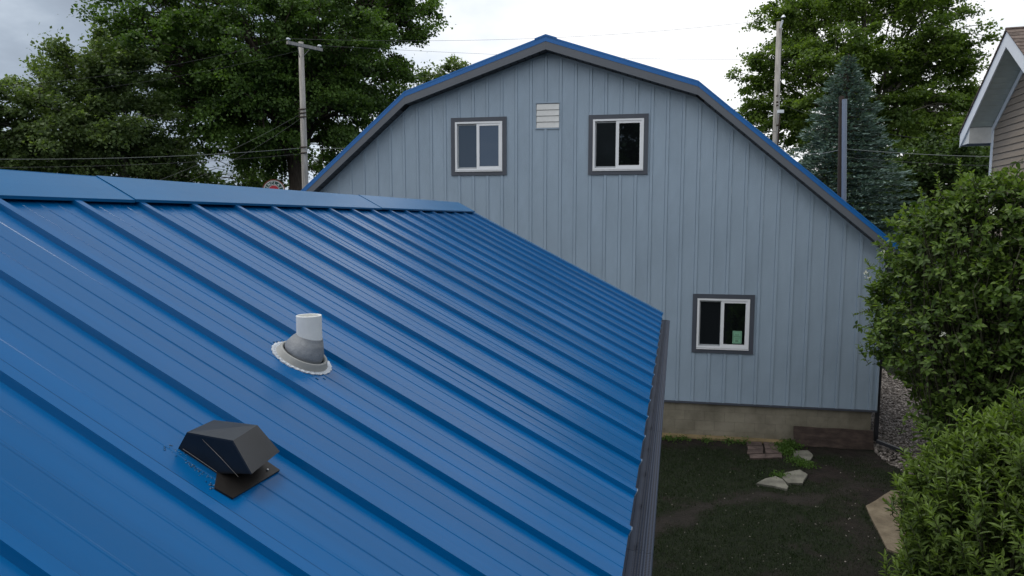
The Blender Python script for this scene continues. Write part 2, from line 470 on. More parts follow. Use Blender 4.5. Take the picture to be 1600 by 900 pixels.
def inst_mesh(name, tv, tf, P, X, Y, Z, sx, sy_, sz, tint, mats, parent=None, kind=None, smooth=False, org=None):
    "many copies of a small template as one mesh: P positions, X/Y/Z unit frames, sizes, a tint per copy"
    tv = np.array(tv, float); n = len(P); k = len(tv)
    V = P[:, None, :] + X[:, None, :] * (tv[None, :, 0, None] * sx[:, None, None]) + Y[:, None, :] * (tv[None, :, 1, None] * sy_[:, None, None]) + Z[:, None, :] * (tv[None, :, 2, None] * sz[:, None, None])
    o3 = np.array(org if org is not None else (0, 0, 0), float)
    V = ((V.reshape(-1, 3) - o3) * S).astype(np.float32)
    me = bpy.data.meshes.new(name)
    me.vertices.add(n * k); me.vertices.foreach_set('co', V.ravel())
    fl = np.array([i for f in tf for i in f]); lens = np.array([len(f) for f in tf])
    loops = (np.arange(n)[:, None] * k + fl[None, :]).ravel().astype(np.int32)
    me.loops.add(len(loops)); me.loops.foreach_set('vertex_index', loops)
    tot = np.tile(lens, n).astype(np.int32)
    st = np.concatenate([[0], np.cumsum(tot)[:-1]]).astype(np.int32)
    me.polygons.add(len(tot)); me.polygons.foreach_set('loop_start', st); me.polygons.foreach_set('loop_total', tot)
    if smooth:
        me.polygons.foreach_set('use_smooth', np.ones(len(tot), bool))
    at_ = me.attributes.new('tint', 'FLOAT', 'POINT')
    at_.data.foreach_set('value', np.repeat(tint, k).astype(np.float32))
    for q in (mats if isinstance(mats, (list, tuple)) else [mats]):
        me.materials.append(q)
    me.update(calc_edges=True)
    me.validate()
    return link(name, me, parent, kind, o3)
def unit(a):
    return a / (np.linalg.norm(a, axis=-1, keepdims=True) + 1e-9)
def rand_dir(n):
    return unit(rng.normal(size=(n, 3)))

def in_poly(pts, poly):
    x, y = pts[:, 0], pts[:, 1]; r = np.zeros(len(pts), bool); n = len(poly)
    for i in range(n):
        x1, y1 = poly[i]; x2, y2 = poly[(i + 1) % n]
        c = ((y1 > y) != (y2 > y)) & (x < (x2 - x1) * (y - y1) / (y2 - y1 + 1e-12) + x1)
        r ^= c
    return r
# gravel stones
OCT = [(1, 0, 0), (-1, 0, 0), (0, 1, 0), (0, -1, 0), (0, 0, 1), (0, 0, -1)]
OCF = [(0, 2, 4), (2, 1, 4), (1, 3, 4), (3, 0, 4), (2, 0, 5), (1, 2, 5), (3, 1, 5), (0, 3, 5)]
def stones(name, poly, n, lo, hi, z, label):
    poly = [tuple(q) for q in poly]; a = np.array(poly)
    P = np.column_stack([rng.uniform(a[:, 0].min(), a[:, 0].max(), n * 3), rng.uniform(a[:, 1].min(), a[:, 1].max(), n * 3)])
    P = P[in_poly(P, poly)][:n]; n = len(P)
    P = np.column_stack([P, np.full(n, z) + rng.uniform(0, 0.05, n)])
    X = rand_dir(n); Y = unit(np.cross(X, rand_dir(n))); Z = np.cross(X, Y)
    s = rng.uniform(lo, hi, n)
    o = inst_mesh(name, OCT, OCF, P, X, Y, Z, s, s * rng.uniform(0.55, 1, n), s * rng.uniform(0.45, 0.9, n), rng.beta(1.4, 1.8, n), M['gravel'], kind='stuff')
    return tag(o, label, 'gravel')
stones('river_gravel', gb, 9500, 0.05, 0.15, 0.06, 'grey and brown river gravel spread beside the right end of the blue-grey barn')

# grass: short blades, thin near the barn and missing on the tracks
def grass():
    n = 150000
    P = np.column_stack([rng.uniform(-2.5, 15, n), rng.uniform(22, 44.5, n)])
    am = np.array([soil_amt(x, y)[0] for x, y in P])
    keep = rng.random(n) > am * 1.02
    keep &= ~in_poly(P, [tuple(q) for q in gb]) | (rng.random(n) < 0.01)
    P = P[keep]; n = len(P)
    P = np.column_stack([P, np.full(n, 0.0)])
    a = rng.uniform(0, 2 * np.pi, n)
    Y = np.column_stack([np.cos(a), np.sin(a), np.zeros(n)])
    X = unit(np.column_stack([rng.normal(0, 0.45, n), rng.normal(0, 0.45, n), np.ones(n)]))
    Z = np.cross(X, Y)
    h = rng.uniform(0.06, 0.20, n)
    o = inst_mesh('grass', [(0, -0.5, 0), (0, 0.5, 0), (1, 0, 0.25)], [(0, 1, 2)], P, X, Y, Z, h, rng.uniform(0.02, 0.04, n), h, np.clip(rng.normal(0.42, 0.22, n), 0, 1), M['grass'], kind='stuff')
    tag(o, 'patchy short dark grass in the shaded yard between the two buildings', 'grass')
grass()
# low weeds against the footing and between the pavers and the stone
def weeds():
    spots = [ground(1228, 708), (ground(1222, 700)), ground(1245, 722), ground(1232, 692), ground(1218, 745), ground(1260, 728), W(-0.2, -H, 0.8), W(3.7, -H, 0.6), W(4.6, -H, 0.6), W(7.4, -H, 0.5), W(7.6, -H, 0.8), W(0.7, -H, 0.7), W(2.2, -H, 0.7)]
    wts = [600, 420, 420, 420, 200, 320, 180, 160, 120, 420, 320, 150, 120]
    Ps = []
    for s_, w_ in zip(spots, wts):
        q = rng.normal(size=(w_, 3)) * [0.28, 0.30, 0.10]
        q[:, 2] = abs(q[:, 2]) + 0.03
        Ps.append(q + [s_[0], s_[1], 0])
    P = np.concatenate(Ps); n = len(P)
    X = unit(rand_dir(n) + [0, 0, 0.8]); Y = unit(np.cross(X, rand_dir(n))); Z = np.cross(X, Y)
    o = inst_mesh('weeds', [(0, 0, 0), (0.5, -0.35, 0.05), (1, 0, 0), (0.5, 0.35, 0.05)], [(0, 1, 2, 3)], P, X, Y, Z, rng.uniform(0.08, 0.2, n), rng.uniform(0.06, 0.13, n), np.ones(n) * 0.1, rng.uniform(0.3, 1, n), M['weed'], kind='stuff')
    tag(o, 'low green weeds growing along the barn footing and round the pavers', 'weeds')
M['weed'] = leaf_mat('weed_leaves', (0.03, 0.06, 0.012), (0.09, 0.17, 0.035), trans=0.3)
weeds()
# small litter of pale pebbles on the soil
P = np.array([ground(rng.uniform(1040, 1370), rng.uniform(700, 890)) for _ in range(110)])
n = len(P); X = rand_dir(n); Y = unit(np.cross(X, rand_dir(n)))
tag(inst_mesh('pebbles', OCT, OCF, P + [0, 0, 0.03], X, Y, np.cross(X, Y), rng.uniform(0.02, 0.06, n), rng.uniform(0.02, 0.05, n), rng.uniform(0.02, 0.04, n), rng.uniform(0.4, 1, n), M['gravel'], kind='stuff'), 'small pale pebbles and chips scattered over the dark yard soil', 'pebbles')

# ------------------------------------------------------------------ garage in the foreground (roof frame: s down the slope, t along the ridge, h off the sheet)
RP = math.radians(27.016)
SL = np.array([math.cos(RP), 0, -math.sin(RP)]); NR = np.array([math.sin(RP), 0, math.cos(RP)])
R0 = np.array([-6.81, 0, H + 0.145])
def RF(s, t, h=0.0):
    return R0 + SL * s + np.array([0, t, 0]) + NR * h
S_R, S_E = -0.68, 7.197                      # ridge and eave
T_N, T_F = -5.43, 23.02                      # near and far ends
RIB0 = 6.572
XR = RF(S_R, 0)[0]; ZR = RF(S_R, 0)[2]
def mirror(p):
    return np.array([2 * XR - p[0], p[1], p[2]])
garage = thing('garage', 'low garage in the foreground with a bright blue ribbed steel roof', 'building', (XR, 9, 0))

def rib_profile(t0, t1):
    "(t, h) points of the ribbed sheet between two ends"
    pts = [(t0, 0.0)]
    i = math.floor(t0 - RIB0) - 1
    cand = []
    while RIB0 + i < t1 + 1:
        b = RIB0 + i
        cand += [(b, 0), (b + 0.018, 0.056), (b + 0.110, 0.056), (b + 0.165, 0)]
        for q, w, hh in ((0.36, 0.030, 0.0045), (0.58, 0.032, 0.0065), (0.80, 0.030, 0.0050)):
            cand += [(b + q - w / 2, 0), (b + q - w / 4, hh), (b + q + w / 4, hh), (b + q + w / 2, 0)]
        i += 1
    pts += [c for c in cand if t0 + 1e-4 < c[0] < t1 - 1e-4]
    pts.append((t1, 0.0))
    return pts
def roof_sheet(t0, t1, flip=False, lift=0.0):
    mb = MB(); pr = rib_profile(t0, t1); ss = [S_R + 0.02, 1.0, 3.0, 5.0, S_E]
    vs = []
    for s_ in ss:
        for (t, h) in pr:
            w = 0.0045 * mnoise.noise(Vector((s_ * 1.1, t * 2.3, 1.0))) if 0 < t - t0 and h == 0 else 0
            q = RF(s_, t, h + lift + w)
            vs.append(mirror(q) if flip else q)
    n = len(pr); fs = []
    for j in range(len(ss) - 1):
        for k in range(n - 1):
            f = (j * n + k, (j + 1) * n + k, (j + 1) * n + k + 1, j * n + k + 1)
            fs.append(f[::-1] if flip else f)
    mb.add(vs, fs)
    # turned-down edge at the eave
    lo = [RF(S_E, t, h + lift - 0.012) for (t, h) in pr]
    hi_ = [RF(S_E, t, h + lift) for (t, h) in pr]
    if flip:
        lo = [mirror(q) for q in lo]; hi_ = [mirror(q) for q in hi_]
    mb.add(hi_ + lo, [(k, k + 1, n + k + 1, n + k) for k in range(n - 1)])
    return mb
seams = [T_N] + [RIB0 + 0.18 + i for i in range(-9, 17, 3)] + [T_F]
for k in range(len(seams) - 1):
    for fl in (False, True):
        roof_sheet(seams[k], seams[k + 1] + (0.0), fl, lift=0.003 * (k % 2)).build('roof_panel', M['roof_blue'], garage, org=(XR, 9, 0))
# decking underneath, so that nothing shows through
mb = MB()
for fl in (False, True):
    q = [RF(S_R, T_N + .03, -0.03), RF(S_E - 0.06, T_N + .03, -0.03), RF(S_E - 0.06, T_F - .06, -0.03), RF(S_R, T_F - .06, -0.03)]
    if fl: q = [mirror(a) for a in q][::-1]
    mb.prism(q, (0, 0, -0.12))
mb.build('roof_deck', M['groove'], garage)
# ridge cap: bent pieces, each lapping over the next, seam joints recessed
caps = [T_N, 7.52, 15.15, 22.83]
for k in range(3):
    mb = MB(); a, b = caps[k] + (0.006 if k else 0), caps[k + 1]
    for fl in (False, True):
        lift = 0.076 + 0.010 * k
        ring = [RF(S_R - 0.05, 0, lift + 0.012), RF(S_R + 0.31, 0, lift + 0.010), RF(-0.06, 0, lift + 0.004), RF(-0.045, 0, lift - 0.030), RF(-0.075, 0, lift - 0.014), RF(S_R + 0.31, 0, lift - 0.002), RF(S_R - 0.05, 0, lift)]
        if fl: ring = [mirror(q) for q in ring][::-1]
        mb.prism([q + np.array([0, a, 0]) for q in ring][::-1], (0, b - a, 0))
    mb.build('ridge_cap', M['cap_blue'], garage)
# dark foam strip under the cap
mb = MB()
for fl in (False, True):
    ring = [RF(-0.34, T_N, -0.02), RF(-0.20, T_N, -0.02), RF(-0.20, T_N, 0.075), RF(-0.34, T_N, 0.075)]
    if fl: ring = [mirror(q) for q in ring][::-1]
    mb.prism(ring, (0, 22.7 - T_N, 0))
mb.build('closure_strip', M['groove'], garage)
# rake trim at the far and near ends
for t0 in (T_F - 0.02, T_N - 0.05):
    for fl in (False, True):
        mb = MB()
        ring = [RF(S_R, t0, 0.03), RF(S_E + 0.02, t0, 0.03), RF(S_E + 0.02, t0, -0.42), RF(S_R, t0, -0.42)]
        if fl: ring = [mirror(q) for q in ring][::-1]
        mb.prism(ring, (0, 0.07, 0))
        ring = [RF(S_R, t0 - 0.12, 0.026), RF(S_E + 0.02, t0 - 0.12, 0.026), RF(S_E + 0.02, t0 - 0.12, 0.040), RF(S_R, t0 - 0.12, 0.040)]
        if fl: ring = [mirror(q) for q in ring][::-1]
        mb.prism(ring, (0, 0.19, 0))
        mb.build('rake_trim', M['cap_blue'], garage)
# pale closures at the rib ends and screws along the eave
mb = MB(); sc = MB()
for i in range(-11, 17):
    b = RIB0 + i
    mb.prism([RF(S_E + 0.002, b + 0.02, 0.0), RF(S_E + 0.002, b + 0.05, 0.054), RF(S_E + 0.002, b + 0.12, 0.054), RF(S_E + 0.002, b + 0.165, 0.0)], SL * 0.012)
mb.build('rib_closure', M['closure'], garage, kind='stuff')
# eave fascia, gutter, leaf guard, screws
EX, EZ = RF(S_E, 0)[0], RF(S_E, 0)[2]
mb = MB(); mb.box((EX - 0.16, T_N, EZ - 0.72), (0.08, 0, 0), (0, T_F - T_N, 0), (0, 0, 0.60)); mb.build('fascia', M['steel_grey'], garage)
g0, g1 = T_N, 22.62
mb = MB()
ring = [(EX - 0.075, EZ - 0.15), (EX - 0.075, EZ - 0.56), (EX + 0.10, EZ - 0.56), (EX + 0.20, EZ - 0.40), (EX + 0.225, EZ - 0.30), (EX + 0.245, EZ - 0.20), (EX + 0.235, EZ - 0.165), (EX + 0.205, EZ - 0.165),
        (EX + 0.205, EZ - 0.185), (EX + 0.215, EZ - 0.21), (EX + 0.20, EZ - 0.30), (EX + 0.18, EZ - 0.39), (EX + 0.09, EZ - 0.53), (EX - 0.06, EZ - 0.53), (EX - 0.06, EZ - 0.15)]
mb.prism([(x, g0, z) for x, z in ring], (0, g1 - g0, 0))
gut = mb.build('gutter', M['gutter'], garage)
mb = MB()
for y_ in (g0 - 0.006, g1 + 0.001):
    mb.prism([(EX - 0.075, y_, EZ - 0.15), (EX - 0.075, y_, EZ - 0.56), (EX + 0.10, y_, EZ - 0.56), (EX + 0.20, y_, EZ - 0.40), (EX + 0.235, y_, EZ - 0.165)], (0, 0.005, 0))
mb.build('end_cap', M['gutter'], gut)
def guard_material():
    m = mat('perforated_guard', (0.060, 0.066, 0.080), 0.6, spec=0.15)
    nt = m.node_tree; L = nt.links.new; b = nt.nodes['Principled BSDF']
    t = nt.nodes.new('ShaderNodeTexCoord'); v = nt.nodes.new('ShaderNodeTexVoronoi'); v.inputs['Scale'].default_value = 105
    v.inputs['Randomness'].default_value = 0.0
    L(t.outputs['Object'], v.inputs['Vector'])
    r = nt.nodes.new('ShaderNodeValToRGB'); r.color_ramp.elements[0].position = 0.30; r.color_ramp.elements[1].position = 0.40
    r.color_ramp.elements[0].color = (0.006, 0.006, 0.008, 1); r.color_ramp.elements[1].color = (0.034, 0.044, 0.068, 1)
    L(v.outputs['Distance'], r.inputs[0]); L(r.outputs[0], b.inputs['Base Color'])
    return m
M['guard'] = guard_material()
# guard pieces, four feet each, with two raised beads
prof = [(-0.055, -0.125), (0.005, -0.140), (0.012, -0.138), (0.075, -0.150), (0.088, -0.128), (0.102, -0.128), (0.114, -0.152), (0.130, -0.153), (0.142, -0.132), (0.156, -0.132), (0.168, -0.154), (0.196, -0.158), (0.238, -0.160), (0.248, -0.172)]
y_ = g0
while y_ < g1 - 0.2:
    y2 = min(y_ + 4.0, g1)
    mb = MB(); n = len(prof)
    tp = [(EX + x, yy, EZ + z) for yy in (y_ + 0.006, y2) for x, z in prof]
    bt = [(EX + x, yy, EZ + z - 0.008) for yy in (y_ + 0.006, y2) for x, z in prof]
    mb.add(tp + bt, [(k, k + 1, n + k + 1, n + k) for k in range(n - 1)] + [(2 * n + k, 3 * n + k, 3 * n + k + 1, 2 * n + k + 1) for k in range(n - 1)] + [(k, 2 * n + k, 2 * n + k + 1, k + 1) for k in range(n - 1)] + [(n - 1, 3 * n - 1, 4 * n - 1, 2 * n - 1)])
    mb.build('leaf_guard', M['guard'], gut, org=(EX, y_, EZ))
    y_ = y2
mb = MB(); me_s = None
yy = 2.0; 
while yy < 22.4:
    x0, z0 = EX + 0.216, EZ - 0.1565
    ring = [(x0 + 0.011 * math.cos(a), yy + 0.011 * math.sin(a), z0) for a in np.linspace(0, 2 * math.pi, 7)[:-1]]
    if me_s is None:
        q = MB(); q.prism([(r[0] - x0, r[1] - yy, 0) for r in ring], (0, 0, 0.012)); so = q.build('screw', M['black_pl'], gut, org=(x0, yy, z0)); me_s = so.data
    else:
        link('screw', me_s, gut, None, (x0, yy, z0))
    yy += 0.52
# walls below
gx0, gx1 = 2 * XR - (EX - 0.9), EX - 0.9
mb = MB()
mb.prism([(gx0, T_N + 0.6, 0), (gx1, T_N + 0.6, 0), (gx1, T_N + 0.6, EZ - 0.1), (XR, T_N + 0.6, ZR - 0.25), (gx0, T_N + 0.6, EZ - 0.1)], (0, T_F - T_N - 1.3, 0))
mb.build('wall', M['siding'], garage)
mb = MB(); mb.box((EX - 0.92, T_N + 0.1, EZ - 0.74), (0.80, 0, 0), (0, T_F - T_N - 0.2, 0), (0, 0, 0.03)); mb.build('soffit', M['soffit'], garage)

# ------------------------------------------------------------------ plumbing vent through the roof
pv = RF(3.47, 6.215)
pipe_vent = thing('plumbing_vent', 'white plastic vent pipe in a grey rubber boot on the blue roof', 'vent pipe', pv)
ax_x, ax_y = -3.655, 6.27                      # vertical pipe axis
def roof_z(x, y, h=0.0):
    s_ = (x - R0[0] - NR[0] * h) / SL[0]
    return RF(s_, y, h)[2]
top_z = H - 0.985
mb = MB(); n = 28; ro, ri = 0.128, 0.112
rings = [(ro, top_z - 0.42), (ro, top_z - 0.004), (ro - 0.004, top_z), (ri + 0.003, top_z), (ri, top_z - 0.004), (ri, top_z - 0.30)]
vs = [(ax_x + r * math.cos(2 * math.pi * k / n), ax_y + r * math.sin(2 * math.pi * k / n), z) for r, z in rings for k in range(n)]
mb.add(vs, [(j * n + k, j * n + (k + 1) % n, (j + 1) * n + (k + 1) % n, (j + 1) * n + k) for j in range(len(rings) - 1) for k in range(n)] + [tuple((len(rings) - 1) * n + k for k in range(n))])
mb.build('pipe', M['pvc'], pipe_vent, smooth=False, org=pv)
# boot: from a circle on the pipe down to a larger ring on the slope
def loop_on(kind, f, h, rs, rt, n=36):
    out = []
    for k in range(n):
        a = 2 * math.pi * k / n
        out.append(RF(3.47 + rs * math.cos(a), 6.215 + rt * math.sin(a), h))
    return out
def pipe_loop(r, z, tilt, n=36):
    out = []
    for k in range(n):
        a = 2 * math.pi * k / n
        x = ax_x + r * math.cos(a); y = ax_y + r * math.sin(a)
        out.append(np.array([x, y, z - tilt * r * math.cos(a)]))
    return out
def skin(loops, close=True):
    mb = MB(); n = len(loops[0])
    vs = [q for l in loops for q in l]
    mb.add(vs, [(j * n + k, j * n + (k + 1) % n, (j + 1) * n + (k + 1) % n, (j + 1) * n + k) for j in range(len(loops) - 1) for k in range(n)])
    return mb
ptop = pipe_loop(0.134, H - 1.205, 0.30)
base = loop_on(0, 0, 0.065, 0.198, 0.198)
steps = []
for t, bulge in [(0, 0), (0.06, 0.00), (0.14, 0.002), (0.15, 0.005), (0.24, 0.004), (0.25, 0.007), (0.36, 0.008), (0.5, 0.012), (0.66, 0.014), (0.8, 0.012), (0.93, 0.006), (1, 0)]:
    w = 1 - (1 - t) ** 1.7
    lp = []
    for a, b in zip(ptop, base):
        q = a * (1 - w) + b * w; q[2] = a[2] * (1 - t) + b[2] * t
        c = np.array([ax_x, ax_y, q[2]]); d = q - c; d[2] = 0
        lp.append(q + d / (np.linalg.norm(d) + 1e-6) * bulge)
    steps.append(lp)
inner = pipe_loop(0.127, H - 1.200, 0.30)
sk = skin([inner] + steps + [loop_on(0, 0, 0.03, 0.20, 0.20)])
sk.build('boot', M['rubber'], pipe_vent, smooth=True, org=pv)
sk = skin([loop_on(0, 0, 0.03, 0.218, 0.212), loop_on(0, 0, 0.072, 0.222, 0.216), loop_on(0, 0, 0.078, 0.236, 0.230), loop_on(0, 0, 0.070, 0.250, 0.243), loop_on(0, 0, 0.018, 0.268, 0.256), loop_on(0, 0, 0.008, 0.282, 0.268)])
sk.build('base_ring', M['rubber_l'], pipe_vent, smooth=True, org=pv)
# crimped metal edge
lo_, hi_ = [], []
mb = MB(); n = 72
vs = []
for k in range(n):
    a = 2 * math.pi * k / n
    z_ = 0.020 if k % 2 else 0.012
    ro_ = 0.325 if k % 3 else 0.316
    for r_, h_ in ((0.272, 0.012), (0.300, z_), (ro_, z_ * 0.8), (ro_, 0.002)):
        vs.append(RF(3.47 + r_ * math.cos(a), 6.215 + r_ * 0.955 * math.sin(a), h_))
mb.add(vs, [(k * 4 + j, ((k + 1) % n) * 4 + j, ((k + 1) % n) * 4 + j + 1, k * 4 + j + 1) for k in range(n) for j in range(3)])
mb.build('crimped_edge', M['alu'], pipe_vent, org=pv)
mb = MB()
for k in range(10):
    a = rng.uniform(2.3, 3.6) if k < 7 else rng.uniform(-1.2, 0.2); r_ = rng.uniform(0.335, 0.40)
    c = RF(3.47 + r_ * math.cos(a), 6.215 + r_ * math.sin(a), 0.005)
    d1 = SL * rng.uniform(0.01, 0.035); d2 = np.array([0, rng.uniform(0.006, 0.012), 0])
    mb.box(c, d1, d2, NR * 0.005)
mb.build('sealant_smear', M['caulk'], pipe_vent, org=pv, kind='stuff')

# ------------------------------------------------------------------ exhaust hood
ho = RF(4.15, 4.15)
hood = thing('exhaust_hood', 'black metal exhaust hood open down the slope of the blue roof', 'roof vent', ho)
A_, B_, E_, F_ = RF(3.86, 3.98, 0.0), RF(3.875, 3.98, 0.15), RF(4.215, 3.98, 0.288), RF(4.44, 3.975, 0.155)
A2, C_, D_, G_ = RF(3.84, 4.33, 0.0), RF(3.85, 4.31, 0.125), RF(4.175, 4.325, 0.27), RF(4.385, 4.405, 0.135)
bm1, bm2 = RF(4.20, 3.98, 0.004), RF(4.20, 4.40, 0.004)
def sheet_part(name, quads, m, thick=0.012):
    mb = MB()
    for q in quads:
        q = [np.array(a) for a in q]
        nn = np.cross(q[1] - q[0], q[2] - q[0]); nn /= np.linalg.norm(nn)
        mb.prism([a - nn * thick for a in q][::-1] if False else [a - nn * thick for a in q], nn * thick)
    return mb.build(name, m, hood, org=ho)
sheet_part('side_panel', [[A_, bm1, F_, E_, B_]], M['black_pl'])
sheet_part('side_panel', [[A2, C_, D_, G_, bm2]], M['black_pl'])
sheet_part('top_panel', [[B_, E_, D_, C_]], M['black_top'])
sheet_part('front_panel', [[E_, F_, G_, D_]], M['black_top'])
sheet_part('back_panel', [[A_, B_, C_, A2]], M['black_pl'])
mb = MB(); mb.prism([RF(4.20, 3.98, 0.006), RF(4.30, 3.83, 0.006), RF(4.445, 3.84, 0.008), RF(4.455, 4.385, 0.008), RF(4.20, 4.40, 0.006)], NR * 0.012)
mb.build('flashing_plate', M['brown_pl'], hood, org=ho)
# inside damper and rolled lip
mb = MB(); mb.prism([RF(4.10, 4.0, 0.02), RF(4.12, 4.0, 0.19), RF(4.12, 4.34, 0.17), RF(4.10, 4.34, 0.02)], SL * 0.01); mb.build('damper', M['groove'], hood, org=ho)
mb = MB()
a, b = RF(4.005, 3.974, 0.172), RF(4.36, 3.970, 0.082)
mb.tube([a, (a + b) / 2 + NR * 0.004, b], [0.0010, 0.0022, 0.0010], 5); mb.tube([RF(3.90, 3.972, 0.028), RF(4.10, 3.972, 0.024), RF(4.20, 3.972, 0.02)], 0.0018, 5)
mb.build('bright_crease', M['crease_pale'], hood, org=ho)  # thin pale lines laid along the near side panel
mb = MB()
for s_, t_ in ((4.40, 4.30), ):
    mb.prism([RF(s_ + 0.008 * math.cos(q), t_ + 0.008 * math.sin(q), 0.018) for q in np.linspace(0, 2 * math.pi, 7)[:-1]], NR * 0.01)
mb.build('screw', M['screw'], hood, org=ho)
# lumpy sealant along the near side
P = []
for k in range(90):
    u_ = rng.random()
    P.append(RF(3.85 + u_ * 0.40 + rng.normal(0, 0.012), 3.945 - 0.075 * math.sin(u_ * 3) * u_ + rng.normal(0, 0.013), 0.003))
for k in range(6):
    P.append(RF(3.80 + rng.normal(0, 0.02), 3.92 + rng.normal(0, 0.02), 0.006))
for k in range(14):
    P.append(RF(4.27 + rng.normal(0, 0.022), 3.845 + rng.normal(0, 0.016), 0.006))
P = np.array(P); n = len(P); X = unit(rand_dir(n) * [1, 1, 0.2] + SL * 0.5); Y = unit(np.cross(X, NR + rng.normal(0, 0.2, (n, 3))))
inst_mesh('sealant', OCT, OCF, P, X, Y, np.cross(X, Y), rng.uniform(0.006, 0.014, n), rng.uniform(0.005, 0.011, n), rng.uniform(0.002, 0.005, n), rng.random(n), M['caulk'], hood, 'stuff', smooth=True, org=ho)

# ------------------------------------------------------------------ barn
UC = -8.62
BT = [(0.0, 11.83), (9.66, 8.62), (21.75, -1.615)]         # top of the blue trim: half width, height
def top_v(d, off):
    "height at horizontal distance d from the centre, lowered by off"
    d = abs(d)
    for (a, va), (b, vb) in zip(BT[:-1], BT[1:]):
        if d <= b + 1e-6 or b == BT[-1][0]:
            return va + (vb - va) * (d - a) / (b - a) - off
UL_, UR_ = -29.9, 12.68
VB = -12.16
barn = thing('barn', 'tall gambrel-roofed barn with blue-grey board siding and blue roof edges', 'building', W(UC, -H, -15))
wins = [(-13.338, 4.928), (-3.91, 4.868), (3.079, -6.852)]
WW = 3.889; WH = 3.908
holes = [(u - 1.68, u + 1.68, v - 1.68, v + 1.68) for u, v in wins] + [(-9.37, -7.80, 6.05, 7.68)]
def wall_top(u):
    return top_v(u - UC, 0.90)
def strip(mb, u0, u1, o0, o1):
    "a vertical ribbon of wall between u0 and u1 (depth o0 to o1), holes left open"
    cuts = sorted({u0, u1} | {q for h in holes for q in h[:2] if u0 < q < u1} | {q for q in (UC, UC - BT[1][0], UC + BT[1][0]) if u0 < q < u1})
    for a, b in zip(cuts[:-1], cuts[1:]):
        oa = o0 + (o1 - o0) * (a - u0) / (u1 - u0); ob = o0 + (o1 - o0) * (b - u0) / (u1 - u0)
        mid = (a + b) / 2
        segs = []; lo = VB
        for h in sorted([h for h in holes if h[0] < mid < h[1]], key=lambda q: q[2]):
            segs.append((lo, lo, h[2], h[2])); lo = h[3]
        segs.append((lo, lo, wall_top(a), wall_top(b)))
        for (la, lb, ta, tb) in segs:
            if ta > la or tb > lb:
                mb.add([W(a, la, oa), W(b, lb, ob), W(b, tb, ob), W(a, ta, oa)], [(0, 1, 2, 3)])
edges = [UL_] + [q for q in (-13.632 + i for i in range(-17, 27)) if UL_ + 0.3 < q < UR_ - 0.25] + [UR_]
for k in range(len(edges) - 1):
    a, b = edges[k], edges[k + 1]
    mb = MB()
    if k < len(edges) - 2:
        strip(mb, a, b - 0.215, 0, 0); strip(mb, b - 0.215, b - 0.20, 0, -0.015); strip(mb, b - 0.20, b - 0.185, -0.015, 0.050); strip(mb, b - 0.185, b - 0.018, 0.050, 0.053); strip(mb, b - 0.018, b - 0.001, 0.053, -0.010)
    else:
        strip(mb, a, b, 0, 0)
    c = W(a, VB); sh = 0.002 * (k % 3)
    mb.v = [tuple(np.array(v) + WN * sh) for v in mb.v]
    mb.build('siding_panel', M['siding'] if (k * 7) % 5 < 3 else M['siding_b'], barn, org=(c[0], c[1], c[2] + 0.37 * ((k * 5) % 7)))
# side and back walls
BD = 30.0
def WB(u, v): return W(u, v, -BD)
mb = MB()
mb.add([W(UR_, VB), WB(UR_, VB), WB(UR_, wall_top(UR_)), W(UR_, wall_top(UR_))], [(0, 1, 2, 3)])
mb.build('wall', M['siding'], barn)
mb = MB(); mb.add([WB(UL_, VB), W(UL_, VB), W(UL_, wall_top(UL_)), WB(UL_, wall_top(UL_))], [(0, 1, 2, 3)]); mb.build('wall', M['siding'], barn)
mb = MB(); ks = [UL_, UC - BT[1][0], UC, UC + BT[1][0], UR_]
mb.add([WB(UL_, VB)] + [WB(u, wall_top(u)) for u in ks] + [WB(UR_, VB)], [tuple(range(7))]); mb.build('wall', M['siding'], barn)
mb = MB(); mb.box(W(UR_ - 0.10, VB - 0.02, 0.075), WD * 0.115, -WN * 0.20, (0, 0, wall_top(UR_) - VB - 0.1)); mb.build('corner_trim', M['siding_b'], barn)
mb = MB(); mb.box(W(UL_, VB - 0.11, 0.085), WD * (UR_ - UL_ + 0.02), -WN * 0.09, (0, 0, 0.13)); mb.build('base_trim', M['trim_grey'], barn)
# gambrel roof: slopes with ribs, rake trim, fascia, soffit
OV = 1.0
def slope_ribs(d0, d1, sgn, off=0.12):
    mb = MB()
    a = lambda d, o, h: W(UC + sgn * d, top_v(d, off) + h, o)
    o = OV + 0.03
    nn = np.array([0, 0, 1.0])
    cols = []
    while o > -BD - 1:
        cols += [(o, 0), (o - 0.05, 0.1), (o - 0.15, 0.1), (o - 0.2, 0)]; o -= 1.0
    vs = [a(d0, c, h) for c, h in cols] + [a(d1, c, h) for c, h in cols]
    n = len(cols)
    mb.add(vs, [(k, k + 1, n + k + 1, n + k) if sgn > 0 else (k, n + k, n + k + 1, k + 1) for k in range(n - 1)])
    return mb
for sgn in (-1, 1):
    slope_ribs(0.05, 9.66, sgn).build('roof_slope', M['roof_blue'], barn)
    slope_ribs(9.66, 21.75, sgn).build('roof_slope', M['roof_blue'], barn)
def rake(name, m, offa, offb, o0, o1, ends=(0.0, 21.75), sub=()):
    for sgn in (-1, 1):
        for d0, d1 in ((ends[0], BT[1][0]), (BT[1][0], ends[1])):
            mb = MB()
            # a joint of 4 mm so that the boards do not merge
            g_ = 0.004
            d0_, d1_ = d0 + (g_ if d0 > 0 else 0.002), d1 - g_
            q = [W(UC + sgn * d0_, top_v(d0_, offa), o0), W(UC + sgn * d1_, top_v(d1_, offa), o0), W(UC + sgn * d1_, top_v(d1_, offb), o0), W(UC + sgn * d0_, top_v(d0_, offb), o0)]
            mb.prism(q if sgn > 0 else q[::-1], -WN * (o0 - o1))
            mb.build(name, m, barn)
rake('rake_trim', M['rake_blue'], 0.0, 0.37, OV + 0.02, OV - 0.12)
